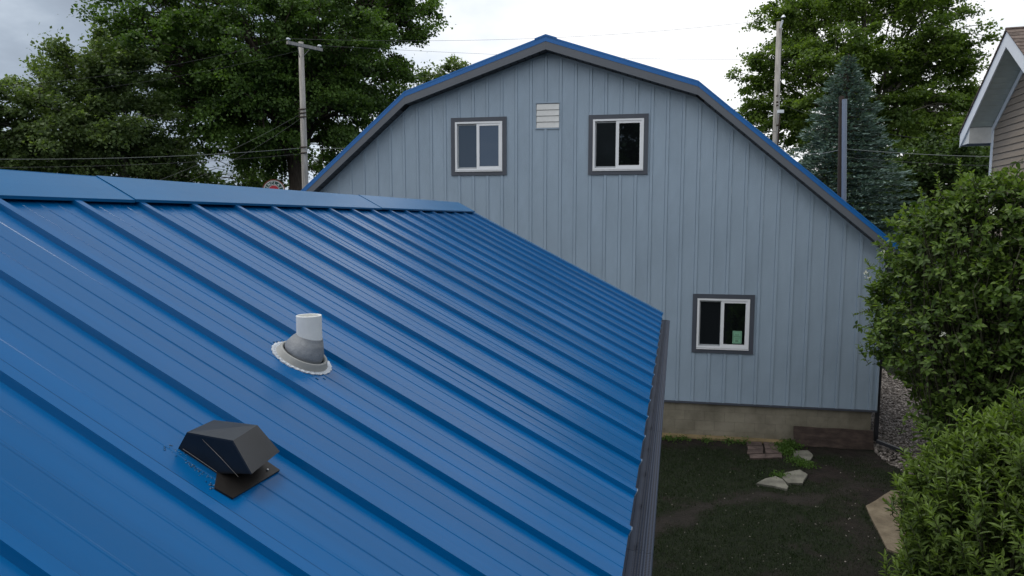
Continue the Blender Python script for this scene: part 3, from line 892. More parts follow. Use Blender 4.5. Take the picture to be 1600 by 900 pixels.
rake('fascia_board', M['fascia'], 0.362, 0.875, OV, OV - 0.08)
# the small raised cap at the peak
mb = MB()
for sgn in (-1, 1):
    q = [W(UC, 11.90, OV + 0.05), W(UC + sgn * 0.72, 11.90 - 0.72 * 0.332, OV + 0.05), W(UC + sgn * 0.72, 11.80 - 0.72 * 0.332, OV + 0.05), W(UC, 11.79, OV + 0.05)]
    mb.prism(q if sgn > 0 else q[::-1], WN * -(BD + 1.5))
mb.build('ridge_cap', M['rake_blue'], barn)
# soffit boards between fascia and wall
mb = MB(); d = 0.02
while d < 21.4:
    L_ = 0.48 if d < BT[1][0] else 0.36
    e_ = min(d + L_ - 0.05, 21.6)
    if not (d < BT[1][0] < e_):
        for sgn in (-1, 1):
            q = [W(UC + sgn * d, top_v(d, 0.86), OV - 0.081), W(UC + sgn * e_, top_v(e_, 0.86), OV - 0.081), W(UC + sgn * e_, top_v(e_, 0.86), 0.06), W(UC + sgn * d, top_v(d, 0.86), 0.06)]
            mb.prism(q if sgn < 0 else q[::-1], (0, 0, 0.04))
    d += L_
mb.build('soffit_boards', M['soffit'], barn, kind='stuff')
mb = MB()
for sgn in (-1, 1):
    for d0, d1 in ((0.01, BT[1][0]), (BT[1][0], 21.7)):
        q = [W(UC + sgn * d0, top_v(d0, 0.80), OV - 0.085), W(UC + sgn * d1, top_v(d1, 0.80), OV - 0.085), W(UC + sgn * d1, top_v(d1, 0.80), 0.002), W(UC + sgn * d0, top_v(d0, 0.80), 0.002)]
        mb.prism(q if sgn < 0 else q[::-1], (0, 0, 0.03))
mb.build('soffit_backing', M['groove'], barn)
# J-channel under the soffit
for sgn in (-1, 1):
    for d0, d1 in ((0.004, BT[1][0] - 0.02), (BT[1][0] - 0.02, 21.25)):
        mb = MB()
        q = [W(UC + sgn * d0, top_v(d0, 0.87), 0.075), W(UC + sgn * d1, top_v(d1, 0.87), 0.075), W(UC + sgn * d1, top_v(d1, 0.985), 0.075), W(UC + sgn * d0, top_v(d0, 0.985), 0.075)]
        mb.prism(q if sgn > 0 else q[::-1], -WN * 0.07)
        mb.build('edge_trim', M['siding_b'], barn)

def frame(mb, u, v, w, h, bw, o, dep, m=0, bt=None):
    "mitre-free rectangular frame, stiles run full height"
    bt = bt or bw
    mb.box(W(u - w / 2, v - h / 2, o), WD * bw, -WN * dep, (0, 0, h), m)
    mb.box(W(u + w / 2 - bw, v - h / 2, o), WD * bw, -WN * dep, (0, 0, h), m)
    mb.box(W(u - w / 2 + bw, v + h / 2 - bt, o - 0.003), WD * (w - 2 * bw), -WN * (dep - 0.006), (0, 0, bt), m)
    mb.box(W(u - w / 2 + bw, v - h / 2, o - 0.003), WD * (w - 2 * bw), -WN * (dep - 0.006), (0, 0, bt), m)
M['glass_blue'] = _bluish(glass_mat('painted_sky_blue_glass', (0.030, 0.045, 0.080), 0.03, 1.7))  # reflected sky of the upper left window painted as a bluish base colour
M['glass_blue_s'] = _bluish(glass_mat('painted_sky_blue_screened_glass', (0.018, 0.028, 0.048), 0.10, 1.6))  # same sky reflection put into the colour of its screened pane
def window(u, v, label, sticker=False):
    c = W(u, v, 0.0)
    w_ = MB(); frame(w_, u, v, WW, WH, 0.285, 0.10, 0.14)
    win = w_.build('window', M['trim_grey'], barn, org=c); win['label'] = label
    mb = MB(); frame(mb, u, v + 0.02, 3.30, 3.28, 0.13, 0.125, 0.30, bt=0.12)
    mb.box(W(u - 1.66, v - 1.70, 0.155), WD * 3.32, -WN * 0.10, (0, 0, 0.055))
    mb.build('frame', M['vinyl'], win, org=c)
    # right, fixed sash stands forward; left sash sits back behind the screen
    mb = MB(); frame(mb, u + 0.725, v + 0.02, 1.59, 3.03, 0.125, 0.085, 0.10, bt=0.15); mb.build('sash', M['vinyl'], win, org=c)
    mb = MB(); frame(mb, u - 0.80, v + 0.02, 1.44, 3.03, 0.085, -0.02, 0.06, bt=0.10); mb.build('sash', M['vinyl_grey'], win, org=c)
    mb = MB(); mb.box(W(u - 0.14, v - 1.50, 0.084), WD * 0.07, -WN * 0.22, (0, 0, 3.04)); mb.build('meeting_rail', M['vinyl'], win, org=c)
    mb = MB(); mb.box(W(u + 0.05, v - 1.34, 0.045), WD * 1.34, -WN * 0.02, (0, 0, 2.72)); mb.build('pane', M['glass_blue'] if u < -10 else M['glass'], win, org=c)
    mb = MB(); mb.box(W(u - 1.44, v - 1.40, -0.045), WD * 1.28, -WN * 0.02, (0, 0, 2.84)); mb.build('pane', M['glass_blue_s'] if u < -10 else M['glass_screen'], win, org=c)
    mb = MB(); mb.box(W(u - 1.70, v - 1.70, -0.20), WD * 3.4, -WN * 0.02, (0, 0, 3.4)); mb.build('backing', M['groove'], win, org=c)
    if sticker:
        mb = MB(); su, sv = u + 0.64, v - 1.27
        mb.box(W(su, sv, 0.052), WD * 0.57, -WN * 0.004, (0, 0, 0.83)); so_ = mb.build('sticker', M['sticker'], win, org=c)
        mb = MB()
        for (x, y, w2, h2) in ((0.05, 0.05, 0.015, 0.73), (0.505, 0.05, 0.015, 0.73), (0.065, 0.05, 0.44, 0.014), (0.065, 0.766, 0.44, 0.014), (0.08, 0.43, 0.41, 0.03), (0.17, 0.14, 0.20, 0.055), (0.15, 0.60, 0.16, 0.02), (0.33, 0.60, 0.07, 0.02), (0.12, 0.52, 0.30, 0.016), (0.12, 0.33, 0.33, 0.014), (0.14, 0.27, 0.27, 0.014)):
            mb.box(W(su + x, sv + y, 0.056), WD * w2, -WN * 0.003, (0, 0, h2))
        mb.build('print', M['ink'], win, org=c)
window(*wins[0], 'upper left window reflecting the sky')
window(*wins[1], 'upper right window with dark panes')
window(*wins[2], 'lower window with a green sticker', True)
# louvred fan outlet
mb = MB(); lu, lv, lw, lh = -8.585, 6.865, 1.60, 1.66
frame(mb, lu, lv, lw + 0.10, lh + 0.10, 0.07, 0.075, 0.10, bt=0.075)
lo_ = mb.build('louvre', M['siding_b'], barn, org=W(lu, lv))
for k in range(4):
    z0 = lv - lh / 2 + 0.03 + k * 0.395
    mb = MB(); mb.prism([W(lu - 0.76, z0, 0.065), W(lu - 0.76, z0 + 0.012, 0.075), W(lu - 0.76, z0 + 0.385, 0.02), W(lu - 0.76, z0 + 0.375, 0.008)], WD * 1.52)
    mb.build('slat', M['louver'], lo_, org=W(lu, z0))
mb = MB(); mb.box(W(lu - 0.79, lv - 0.83, -0.01), WD * 1.58, -WN * 0.02, (0, 0, 1.66)); mb.build('backing', M['groove'], lo_, org=W(lu, lv))
# foundation: blocks with recessed joints, ledge, downspout
mb = MB(); mb.box(W(UL_ + 0.12, -H - 0.5, -0.13), WD * (UR_ - UL_ - 0.37), -WN * (BD - 0.3), (0, 0, H + VB + 0.49)); mb.build('foundation', M['mortar'], barn)
bl_me = {}
for r_ in range(4):
    z0 = -H - 0.12 + r_ * 0.655
    u = 12.43; first = True
    while u > -7.5:
        L_ = 1.29 if not (first and r_ % 2) else 0.64
        key = (L_, )
        ht = 0.64 if r_ < 3 else (VB - 0.10 - z0)
        mb = MB(); pr_ = 0.004 * random.random()
        mb.box(W(u - L_, z0, -0.10 + pr_), WD * (L_ - 0.014), -WN * 0.06, (0, 0, ht + 0.006))
        mb.build('concrete_block', random.choice([M['concrete'], M['concrete'], M['concrete_b']]), barn, org=W(u - L_, z0) if False else W(0, -H))
        u -= L_; first = False
mb = MB(); mb.prism([W(-9, -H - 0.1, 0.42), W(-9, -H + 0.15, 0.40), W(-9, -H + 0.20, -0.098), W(-9, -H - 0.1, -0.098)], WD * 16.55); mb.build('footing_ledge', M['ledge'], barn)
mb = MB()
mb.box(W(UR_ + 0.02, -H + 0.45, -0.10), WD * 0.20, -WN * 0.26, (0, 0, H - 3.2)); ds = mb.build('downspout', M['downspout'], barn)
mb = MB(); a_, b_ = W(UR_ + 0.08, -H + 0.42, 0.08), W(14.35, -H + 0.10, 1.35)
dx = (b_ - a_); pp = np.cross(dx, [0, 0, 1]); pp = pp / np.linalg.norm(pp) * 0.24
mb.box(a_ - pp / 2, dx, pp, (0, 0, 0.2)); mb.build('extension', M['downspout'], ds)

# ------------------------------------------------------------------ things in the yard
def slab(name, px, z0, th, m, label, cat, tilt=0.0, rag=0.03, group=None):
    r = [ground(*q) for q in px]; c = np.mean(r, 0); out = []
    n = len(r)
    for i in range(n):
        for k in range(3):
            q = r[i] + (r[(i + 1) % n] - r[i]) * k / 3
            j = mnoise.noise(Vector((q[0] * 4, q[1] * 4, 0.3))) * rag * 2
            d = q - c; out.append(q + d / (np.linalg.norm(d) + 1e-6) * j)
    mb = MB(); n = len(out)
    lo = [np.array([q[0], q[1], z0]) for q in out]
    hi_ = [np.array([q[0], q[1], z0 + th + tilt * (q[0] - c[0])]) for q in out]
    top = [c + (np.array([q[0], q[1], q[2]]) - c) * [0.93, 0.93, 1] + [0, 0, 0.02] for q in hi_]
    for t_ in top: t_[2] = z0 + th + 0.015 + tilt * (t_[0] - c[0])
    mb.add(lo + hi_ + top, [(i, (i + 1) % n, n + (i + 1) % n, n + i) for i in range(n)] + [(n + i, n + (i + 1) % n, 2 * n + (i + 1) % n, 2 * n + i) for i in range(n)] + [tuple(range(2 * n, 3 * n))])
    o = mb.build(name, m, org=(c[0], c[1], 0))
    return tag(o, label, cat, group)
slab('flagstone', [(1240, 707), (1262, 706), (1271, 714), (1266, 722), (1248, 723), (1241, 716)], 0.0, 0.12, M['stone'], 'rounded pale flagstone just right of the brown pavers', 'stone')
slab('flagstone', [(1182, 759), (1196, 751), (1212, 748), (1222, 752), (1232, 764), (1230, 768), (1208, 763)], 0.0, 0.15, M['stone'], 'pale pointed flagstone, the left one of the touching pair', 'stone')
slab('flagstone', [(1222, 750), (1228, 742), (1250, 738), (1262, 746), (1254, 759), (1232, 759)], 0.0, 0.17, M['stone'], 'pale broken flagstone, the right one of the touching pair', 'stone', tilt=0.02)
slab('stone_slab', [(1353, 794), (1393, 769), (1440, 772), (1480, 830), (1430, 878), (1386, 862)], 0.0, 0.14, M['tan_stone'], 'large tan slab half hidden under the bright green bush', 'slab', rag=0.05)
pad = thing('paver_pad', 'small pad of red-brown pavers in front of the barn foundation', 'pavers', ground(1200, 707))
p00, p10, p01 = ground(1167, 693), ground(1218, 692), ground(1168, 719)
ux = (p10 - p00) / 2.06; uy = (p01 - p00) / 3.3
for r_ in range(4):
    for c_ in range(2):
        if r_ == 0 and c_ == 1: w_ = 0.62
        else: w_ = 0.94
        dj = rng.normal(0, 0.03, 3) * [1, 1, 0]
        o_ = p00 + ux * (c_ * 1.03 + 0.03 * r_) + uy * (r_ * 0.84) + dj + [0, 0, -0.05]
        mb = MB(); hz_ = 0.17 + rng.uniform(-0.03, 0.03)
        mb.box(o_, uy * 0.76 + ux * rng.normal(0, 0.02), ux * w_, (0, 0, hz_)); mb.build('paver', M['brick'], pad, org=o_ - rng.uniform(0, 4, 3))
# brown board leaning on the foundation
mb = MB(); u0, u1 = 7.72, 12.50
nseg = 10; vs = []
for k in range(nseg + 1):
    u = u0 + (u1 - u0) * k / nseg
    sg = 0.02 * math.sin(k * 1.3)
    for (v, o) in ((-H - 0.02 + sg, 0.50), (-H + 1.13 + sg, 0.12), (-H + 1.18 + sg, 0.02), (-H + 0.0 + sg, 0.36)):
        vs.append(W(u, v, o))
mb.add(vs, [(k * 4 + j, (k + 1) * 4 + j, (k + 1) * 4 + (j + 1) % 4, k * 4 + (j + 1) % 4) for k in range(nseg) for j in range(4)] + [(3, 2, 1, 0), tuple(nseg * 4 + j for j in range(4))])
tag(mb.build('plank', M['plank'], org=W(u0, -H, 0.3)), 'weathered brown board leaning against the barn foundation near its corner', 'plank')

# ------------------------------------------------------------------ neighbouring house on the right
HC = np.array([18.68, 48.40, H])
HD = np.array([0.0506, 0.9987, 0.0]); HN = np.array([-0.9987, 0.0506, 0.0])
def HW(a, v, o=0.0):
    return HC + HD * a + HN * o + np.array([0, 0, v])
house = thing('neighbour_house', 'neighbouring house with taupe lap siding and a white-trimmed steep gable', 'house', HW(-5, -H, -8))
RD = -5.06; HALF = 6.48
def hv(a, off=0.0):
    return 10.21 - 0.735 * abs(a - RD) - off
LEN = 24
mb = MB(); mb.box(HW(2 * RD, -H, -0.12), HD * (-2 * RD), -HN * LEN, (0, 0, H + 4.65)); mb.build('wall_core', M['taupe'], house)
v = -H + 0.9; k = 0
while v < 9.0:
    lim = RD + (10.21 - 1.05 - v - 0.19) / 0.735
    a1 = min(0.0, lim); a0 = max(2 * RD, 2 * RD - lim)
    if a1 - a0 > 0.2:
        mb = MB(); mb.prism([HW(a0, v, -0.118), HW(a0, v - 0.004, 0.012), HW(a0, v + 0.362, -0.040), HW(a0, v + 0.372, -0.118)], HD * (a1 - a0))
        mb.build('siding_board', M['taupe'] if k % 3 else M['taupe_b'], house, org=HW(a0 - 1.3 * k, v))
    v += 0.376; k += 1
# side wall away (far side)
mb = MB(); mb.box(HW(0.0, -H, 0.03), HD * 0.03, -HN * 0.35, (0, 0, H + 5.5)); mb.box(HW(-0.33, -H, 0.022), HD * 0.33, -HN * 0.03, (0, 0, H + 5.4)); mb.build('corner_trim', M['white_trim'], house)
OH = 1.30
def hrake(name, m, offa, offb, o0, th, a_lo=None, a_hi=None):
    for sg in (-1, 1):
        mb = MB(); e1 = RD + sg * HALF; e0 = RD + sg * 0.002
        q = [HW(e0, hv(e0, offa), o0), HW(e1, hv(e1, offa), o0), HW(e1, hv(e1, offb), o0), HW(e0, hv(e0, offb), o0)]
        mb.prism(q, -HN * th); mb.build(name, m, house)
hrake('fascia_board', M['white_trim'], 0.05, 0.90, OH, 0.08)
for sg in (-1, 1):         # frieze board on the wall, under the soffit
    mb = MB(); e0, e1 = RD + sg * 0.002, RD + sg * 5.3
    q = [HW(e0, hv(e0, 0.92), 0.05), HW(e1, hv(e1, 0.92), 0.05), HW(e1, hv(e1, 1.32), 0.05), HW(e0, hv(e0, 1.32), 0.05)]
    mb.prism(q, -HN * 0.06); mb.build('frieze_board', M['white_trim'], house)
for sg in (-1, 1):         # soffit boards
    d = 0.02
    while d < 5.0:
        e = min(d + 0.335, 5.02)
        mb = MB(); q = [HW(RD + sg * d, hv(RD + d, 0.86), OH - 0.081), HW(RD + sg * e, hv(RD + e, 0.86), OH - 0.081), HW(RD + sg * e, hv(RD + e, 0.86), 0.0), HW(RD + sg * d, hv(RD + d, 0.86), 0.0)]
        mb.prism(q, (0, 0, 0.03)); mb.build('soffit_board', M['soffit_w'], house, org=HW(RD + sg * d, 5))
        d += 0.36
    mb = MB(); q = [HW(RD, hv(RD, 0.82), OH - 0.085), HW(RD + sg * 6.3, hv(RD + 6.3, 0.82), OH - 0.085), HW(RD + sg * 6.3, hv(RD + 6.3, 0.82), -0.1), HW(RD, hv(RD, 0.82), -0.1)]
    mb.prism(q, (0, 0, 0.02)); mb.build('soffit_backing', M['vinyl_grey'], house)
# boxed eave returns
for sg in (-1, 1):
    mb = MB(); e0, e1 = RD + sg * 5.06, RD + sg * 6.44
    a0, a1 = min(e0, e1), max(e0, e1)
    e = RD + 5.06
    mb.prism([HW(e0, 4.66, OH - 0.082), HW(e1, 4.66, OH - 0.082), HW(e1, hv(RD + 6.44, 0.30), OH - 0.082), HW(e0, hv(RD + 5.06, 0.87), OH - 0.082)], -HN * (OH - 0.10))
    mb.build('eave_return', M['white_box'], house)
    mb = MB(); mb.prism([HW(RD + sg * 5.06, 4.645, OH - 0.02), HW(RD + sg * 6.44, 4.645, OH - 0.02), HW(RD + sg * 6.44, 4.665, OH - 0.02), HW(RD + sg * 5.06, 4.665, OH - 0.02)], -HN * (OH + LEN)); mb.build('eave_soffit', M['conduit'], house)
    mb = MB(); mb.box(HW(RD + sg * 6.45, 4.62, OH - 0.09), HD * 0.03 * sg, -HN * LEN, (0, 0, 0.75)); mb.build('eave_fascia', M['white_trim'], house)
    mb = MB(); q = [HW(RD + sg * 6.0, hv(RD + 6.0, 0.88), OH + 0.001), HW(RD + sg * 6.48, hv(RD + 6.48, 0.88), OH + 0.001), HW(RD + sg * 6.48, 4.60, OH + 0.001), HW(RD + sg * 6.0, 4.60, OH + 0.001)]
# shingle courses: each a thin board-like strip on the slope
for sg in (-1, 1):
    k = 0; d = HALF + 0.12
    while d > 0.05:
        d2 = max(d - 0.345, 0.0)
        n_t = 8; tabs = MB()
        lift = 0.05
        q = [HW(RD + sg * d, 10.21 - 0.735 * d + 0.07, OH + 0.07), HW(RD + sg * d2, 10.21 - 0.735 * d2 + 0.03, OH + 0.07), HW(RD + sg * d2, 10.21 - 0.735 * d2 - 0.02, OH + 0.07), HW(RD + sg * d, 10.21 - 0.735 * d - 0.01, OH + 0.07)]
        tabs.prism(q, -HN * (LEN + 2)); tabs.build('shingle_course', M['shingle'] if k % 2 else M['shingle_b'], house, org=HW(RD - k * 2.1, 0))
        d = d2; k += 1
mb = MB(); mb.tube([HW(RD, 10.24, OH + 0.08), HW(RD, 10.24, -LEN)], 0.09, 6); mb.build('ridge_shingles', M['shingle'], house)

# ------------------------------------------------------------------ poles, wires, sign
def pole(name, label, xt, yt, yb, dist, r0, r1, m):
    a = at(xt[0], yt, dist); b = at(xt[1], yb, dist); d = (b - a); f = a[2] / (a[2] - b[2])
    base = a + d * f
    t = thing(name, label, 'pole', base)
    return t, a, base
up, a, base = pole('utility_pole', 'weathered grey utility pole with a crossarm left of the barn', (470, 477), 66, 290, 87, 0.42, 0.5, None)
mb = MB(); mb.tube([base, base * 0.5 + a * 0.5, a], [0.46, 0.39, 0.30], 12); mb.build('shaft', M['pole_wood'], up, smooth=True, org=base)
aL, aR = at(449, 66.5, 84.2), at(503, 78, 88.0)
mb = MB(); dd = aR - aL; nn = np.cross(dd, [0, 0, 1]); nn = nn / np.linalg.norm(nn) * 0.3
off = np.array([-nn[0], -nn[1], 0]) * 0.2
mb.box(aL - nn * 0.6 - [0, 0, 0.18], dd, nn, (0, 0, 0.36)); mb.build('crossarm', M['pole_wood'], up, org=aL)
for f_ in (0.30, 0.66):
    q0 = aL + dd * f_ - [0, 0, 0.15]; q1 = a + (base - a) / np.linalg.norm(base - a) * 2.0
    mb = MB(); mb.tube([q0 - nn * 0.4, q1 - nn * 0.8], 0.05, 5); mb.build('brace', M['pole_wood'], up, org=q0)
for f_ in (0.03, 0.93):
    q = aL + dd * f_ + [0, 0, 0.18]
    mb = MB(); mb.tube([q - nn * 0.1, q - nn * 0.1 + [0, 0, 0.14], q - nn * 0.1 + [0, 0, 0.15], q - nn * 0.1 + [0, 0, 0.30], q - nn * 0.1 + [0, 0, 0.36]], [0.05, 0.05, 0.27, 0.22, 0.08], 10); mb.build('insulator', M['porcelain'], up, smooth=True, org=q)
sl_ = lambda y: a + (base - a) * ((at(470, y, 87)[2] - a[2]) / (base[2] - a[2]))
mb = MB()
for y in (172, 178, 184, 231, 240):
    q = sl_(y); mb = MB(); mb.tube([q - CF * 0.3 - CR * 0.42, q - CF * 0.5 + CR * 0.46], 0.09, 6)
    mb.build('bracket', M['pole_dark'], up, org=base)

rp_, ra, rbase = pole('utility_pole', 'pale bare utility pole rising beyond the right slope of the barn', (1217.5, 1211.5), 34, 225, 100, 0, 0, None)
mb = MB(); mb.tube([rbase, (rbase + ra) / 2, ra], [0.50, 0.42, 0.34], 12); mb.build('shaft', M['pole_wood'], rp_, smooth=True, org=rbase)
q = at(1224, 27, 99); mb = MB(); mb.tube([at(1219, 44, 99.4), at(1223, 31, 99.2)], 0.14, 6); mb.tube([q, q + [0, 0, 0.3]], [0.32, 0.12], 8); mb.build('pin_insulator', M['porcelain'], rp_, org=q)
q = at(1219.5, 176, 99); mb = MB(); mb.box(q - CR * 0.3, CR * 0.75, CF * 0.4, (0, 0, 0.4)); mb.build('junction_box', M['porcelain'], rp_, org=q)
mb = MB(); mb.tube([at(1218.5, 180, 99.3), at(1217.5, 190, 99.3), at(1216, 215, 99.3), at(1215, 232, 99.3)], 0.10, 5)
mb.build('cable_run', M['pole_dark'], rp_, org=rbase)
for y in (150, 160, 165, 196):
    mb = MB(); mb.tube([at(1212.5, y, 99.2), at(1216, y - 1, 99.2)], 0.13, 5); mb.build('knot', M['pole_dark'], rp_, org=rbase)
bp_, ba, bbase = pole('service_pole', 'short dark brown pole with a grey conduit in front of the spruce', (1315, 1313), 150, 300, 62, 0, 0, None)
mb = MB(); mb.tube([bbase, ba], [0.30, 0.20], 10); mb.build('shaft', M['pole_dark'], bp_, org=bbase)
mb = MB(); mb.tube([at(1317.5, 500, 61.6), at(1319.5, 155, 61.6)], 0.185, 10); mb.build('conduit', M['conduit'], bp_, org=bbase)

def cable(p, q, sag, r, m, label, group=None):
    p, q = np.array(p, float), np.array(q, float); pts = []
    for k in range(17):
        t = k / 16; w = p + (q - p) * t; w[2] -= sag * 4 * t * (1 - t); pts.append(w)
    mb = MB(); mb.tube(pts, r, 5); o = mb.build('overhead_cable', m, org=p)
    return tag(o, label, 'cable', group)
cable(sl_(231), at(-250, 243, 95), 0.8, 0.03, M['wire_l'], 'pale overhead cable running left from the pole with the crossarm')
cable(sl_(240), at(-250, 258, 95), 0.8, 0.018, M['wire'], 'thin dark cable just below the pale one, running left from the pole')
cable(sl_(232), at(1212, 205, 99.5), 0.55, 0.03, M['wire_l'], 'pale cable from the crossarm pole passing behind the barn')
cable(sl_(176), at(200, 300, 70), 0.5, 0.014, M['wire'], 'slack drop wire slanting down left from the crossarm pole')
cable(sl_(182), at(255, 300, 68), 0.6, 0.010, M['wire'], 'thinner drop wire slanting down left beneath the other one')
cable(aL + dd * 0.03 + [0, 0, 0.45], at(-250, 135, 110), 2.0, 0.016, M['wire'], 'thin high wire going left from the near insulator of the crossarm')
cable(aL + dd * 0.93 + [0, 0, 0.45], at(-250, 160, 120), 2.0, 0.016, M['wire'], 'thin high wire going left from the far insulator of the crossarm')
cable(aL + dd * 0.03 + [0, 0, 0.45], at(1223, 28, 99), 1.2, 0.016, M['wire'], 'upper thin wire crossing the sky towards the barn ridge')
cable(aL + dd * 0.93 + [0, 0, 0.45], at(1560, 80, 150), 1.5, 0.016, M['wire'], 'lower thin wire crossing the sky towards the barn ridge')
cable(at(1219, 222, 99), at(1317, 232, 61.8), 0.9, 0.03, M['wire_l'], 'slack pale cable between the two poles right of the barn')
cable(at(1317, 232, 61.6), at(1700, 243, 70), 0.3, 0.028, M['wire_l'], 'pale cable crossing in front of the blue spruce to the right')
cable(at(1317, 245, 61.6), at(1700, 258, 72), 0.3, 0.016, M['wire'], 'thin dark cable crossing below the pale one before the spruce')
cable(at(1219, 162, 99), at(1700, 190, 120), 3.4, 0.02, M['wire'], 'sagging wire running right from the pale bare pole')

# round sign beyond the garage ridge
sc_ = at(428, 297.5, 100); SR = 1.47
fx = unit(np.cross(CF * [1, 1, 0], [0, 0, 1.0])); fx = unit(np.array([CF[1], -CF[0], 0])); 
fn = -unit(CF * [1, 1, 0])
vd = unit(np.array([sc_[0], sc_[1], 0])); fn = -vd; fx = np.array([vd[1], -vd[0], 0])
sign = thing('round_sign', 'round white sign with a red centre and ring lettering behind the garage ridge', 'sign', (sc_[0], sc_[1], 0))
def disc(r0, r1, o0, th, n=40):
    mb = MB()
    if r0 <= 0:
        mb.prism([sc_ + fx * r1 * math.cos(a) + np.array([0, 0, r1 * math.sin(a)]) + fn * o0 for a in np.linspace(0, 2 * math.pi, n + 1)[:-1]], fn * th)
        return mb
    lp = []
    for r, o in ((r0, o0), (r0, o0 + th), (r1, o0 + th), (r1, o0)):
        lp.append([sc_ + fx * r * math.cos(a) + np.array([0, 0, r * math.sin(a)]) + fn * o for a in np.linspace(0, 2 * math.pi, n + 1)[:-1]])
    return skin(lp)
disc(0, 1.40, 0, 0.05).build('face', M['sign_white'], sign, org=sc_)
disc(1.36, SR, 0, 0.12).build('rim', M['sign_rim'], sign, org=sc_)
disc(0.72, 1.22, 0.052, 0.012).build('lettering_band', M['sign_green'], sign, org=sc_)
disc(0, 0.66, 0.052, 0.012).build('centre_disc', M['sign_red'], sign, org=sc_)
STROKES = {'S': [((1, .85), (.8, 1), (.2, 1), (0, .8), (.2, .55), (.8, .45), (1, .2), (.8, 0), (.2, 0), (0, .15))], 'I': [((.5, 0), (.5, 1))], 'N': [((0, 0), (0, 1), (1, 0), (1, 1))], 'C': [((1, .8), (.75, 1), (.25, 1), (0, .75), (0, .25), (.25, 0), (.75, 0), (1, .2))],
           'L': [((0, 1), (0, 0), (1, 0))], 'A': [((0, 0), (.5, 1), (1, 0)), ((.2, .38), (.8, .38))], 'R': [((0, 0), (0, 1), (.8, 1), (1, .8), (.8, .55), (0, .5)), ((.5, .5), (1, 0))]}
word = 'SINCLAIR'
for k, ch in enumerate(word):
    ang = math.radians(90 + (3.5 - k) * 26); mb = MB()
    w_, h_ = (0.24, 0.36) if ch != 'I' else (0.16, 0.36)
    rad = np.array([math.cos(ang), math.sin(ang)]); tan = np.array([math.sin(ang), -math.cos(ang)])
    def P2(x, y):
        q = rad * (0.79 + y * h_) + tan * ((x - 0.5) * w_)
        return sc_ + fx * q[0] + np.array([0, 0, q[1]]) + fn * 0.068
    for st in STROKES[ch]:
        for (x0, y0), (x1, y1) in zip(st[:-1], st[1:]):
            a_, b_ = P2(x0, y0), P2(x1, y1); d_ = b_ - a_; d_ /= np.linalg.norm(d_) + 1e-9; s_ = np.cross(d_, fn) * 0.036
            a_ = a_ - d_ * 0.03; b_ = b_ + d_ * 0.03
            mb.prism([a_ - s_, b_ - s_, b_ + s_, a_ + s_], fn * 0.01)
    mb.build('letter', M['sign_white'], sign, org=sc_)
mb = MB(); mb.tube([(sc_[0], sc_[1], 0), tuple(sc_ - fn * 0.12 - [0, 0, 1.3])], 0.16, 8); mb.build('post', M['pole_dark'], sign, org=sc_)

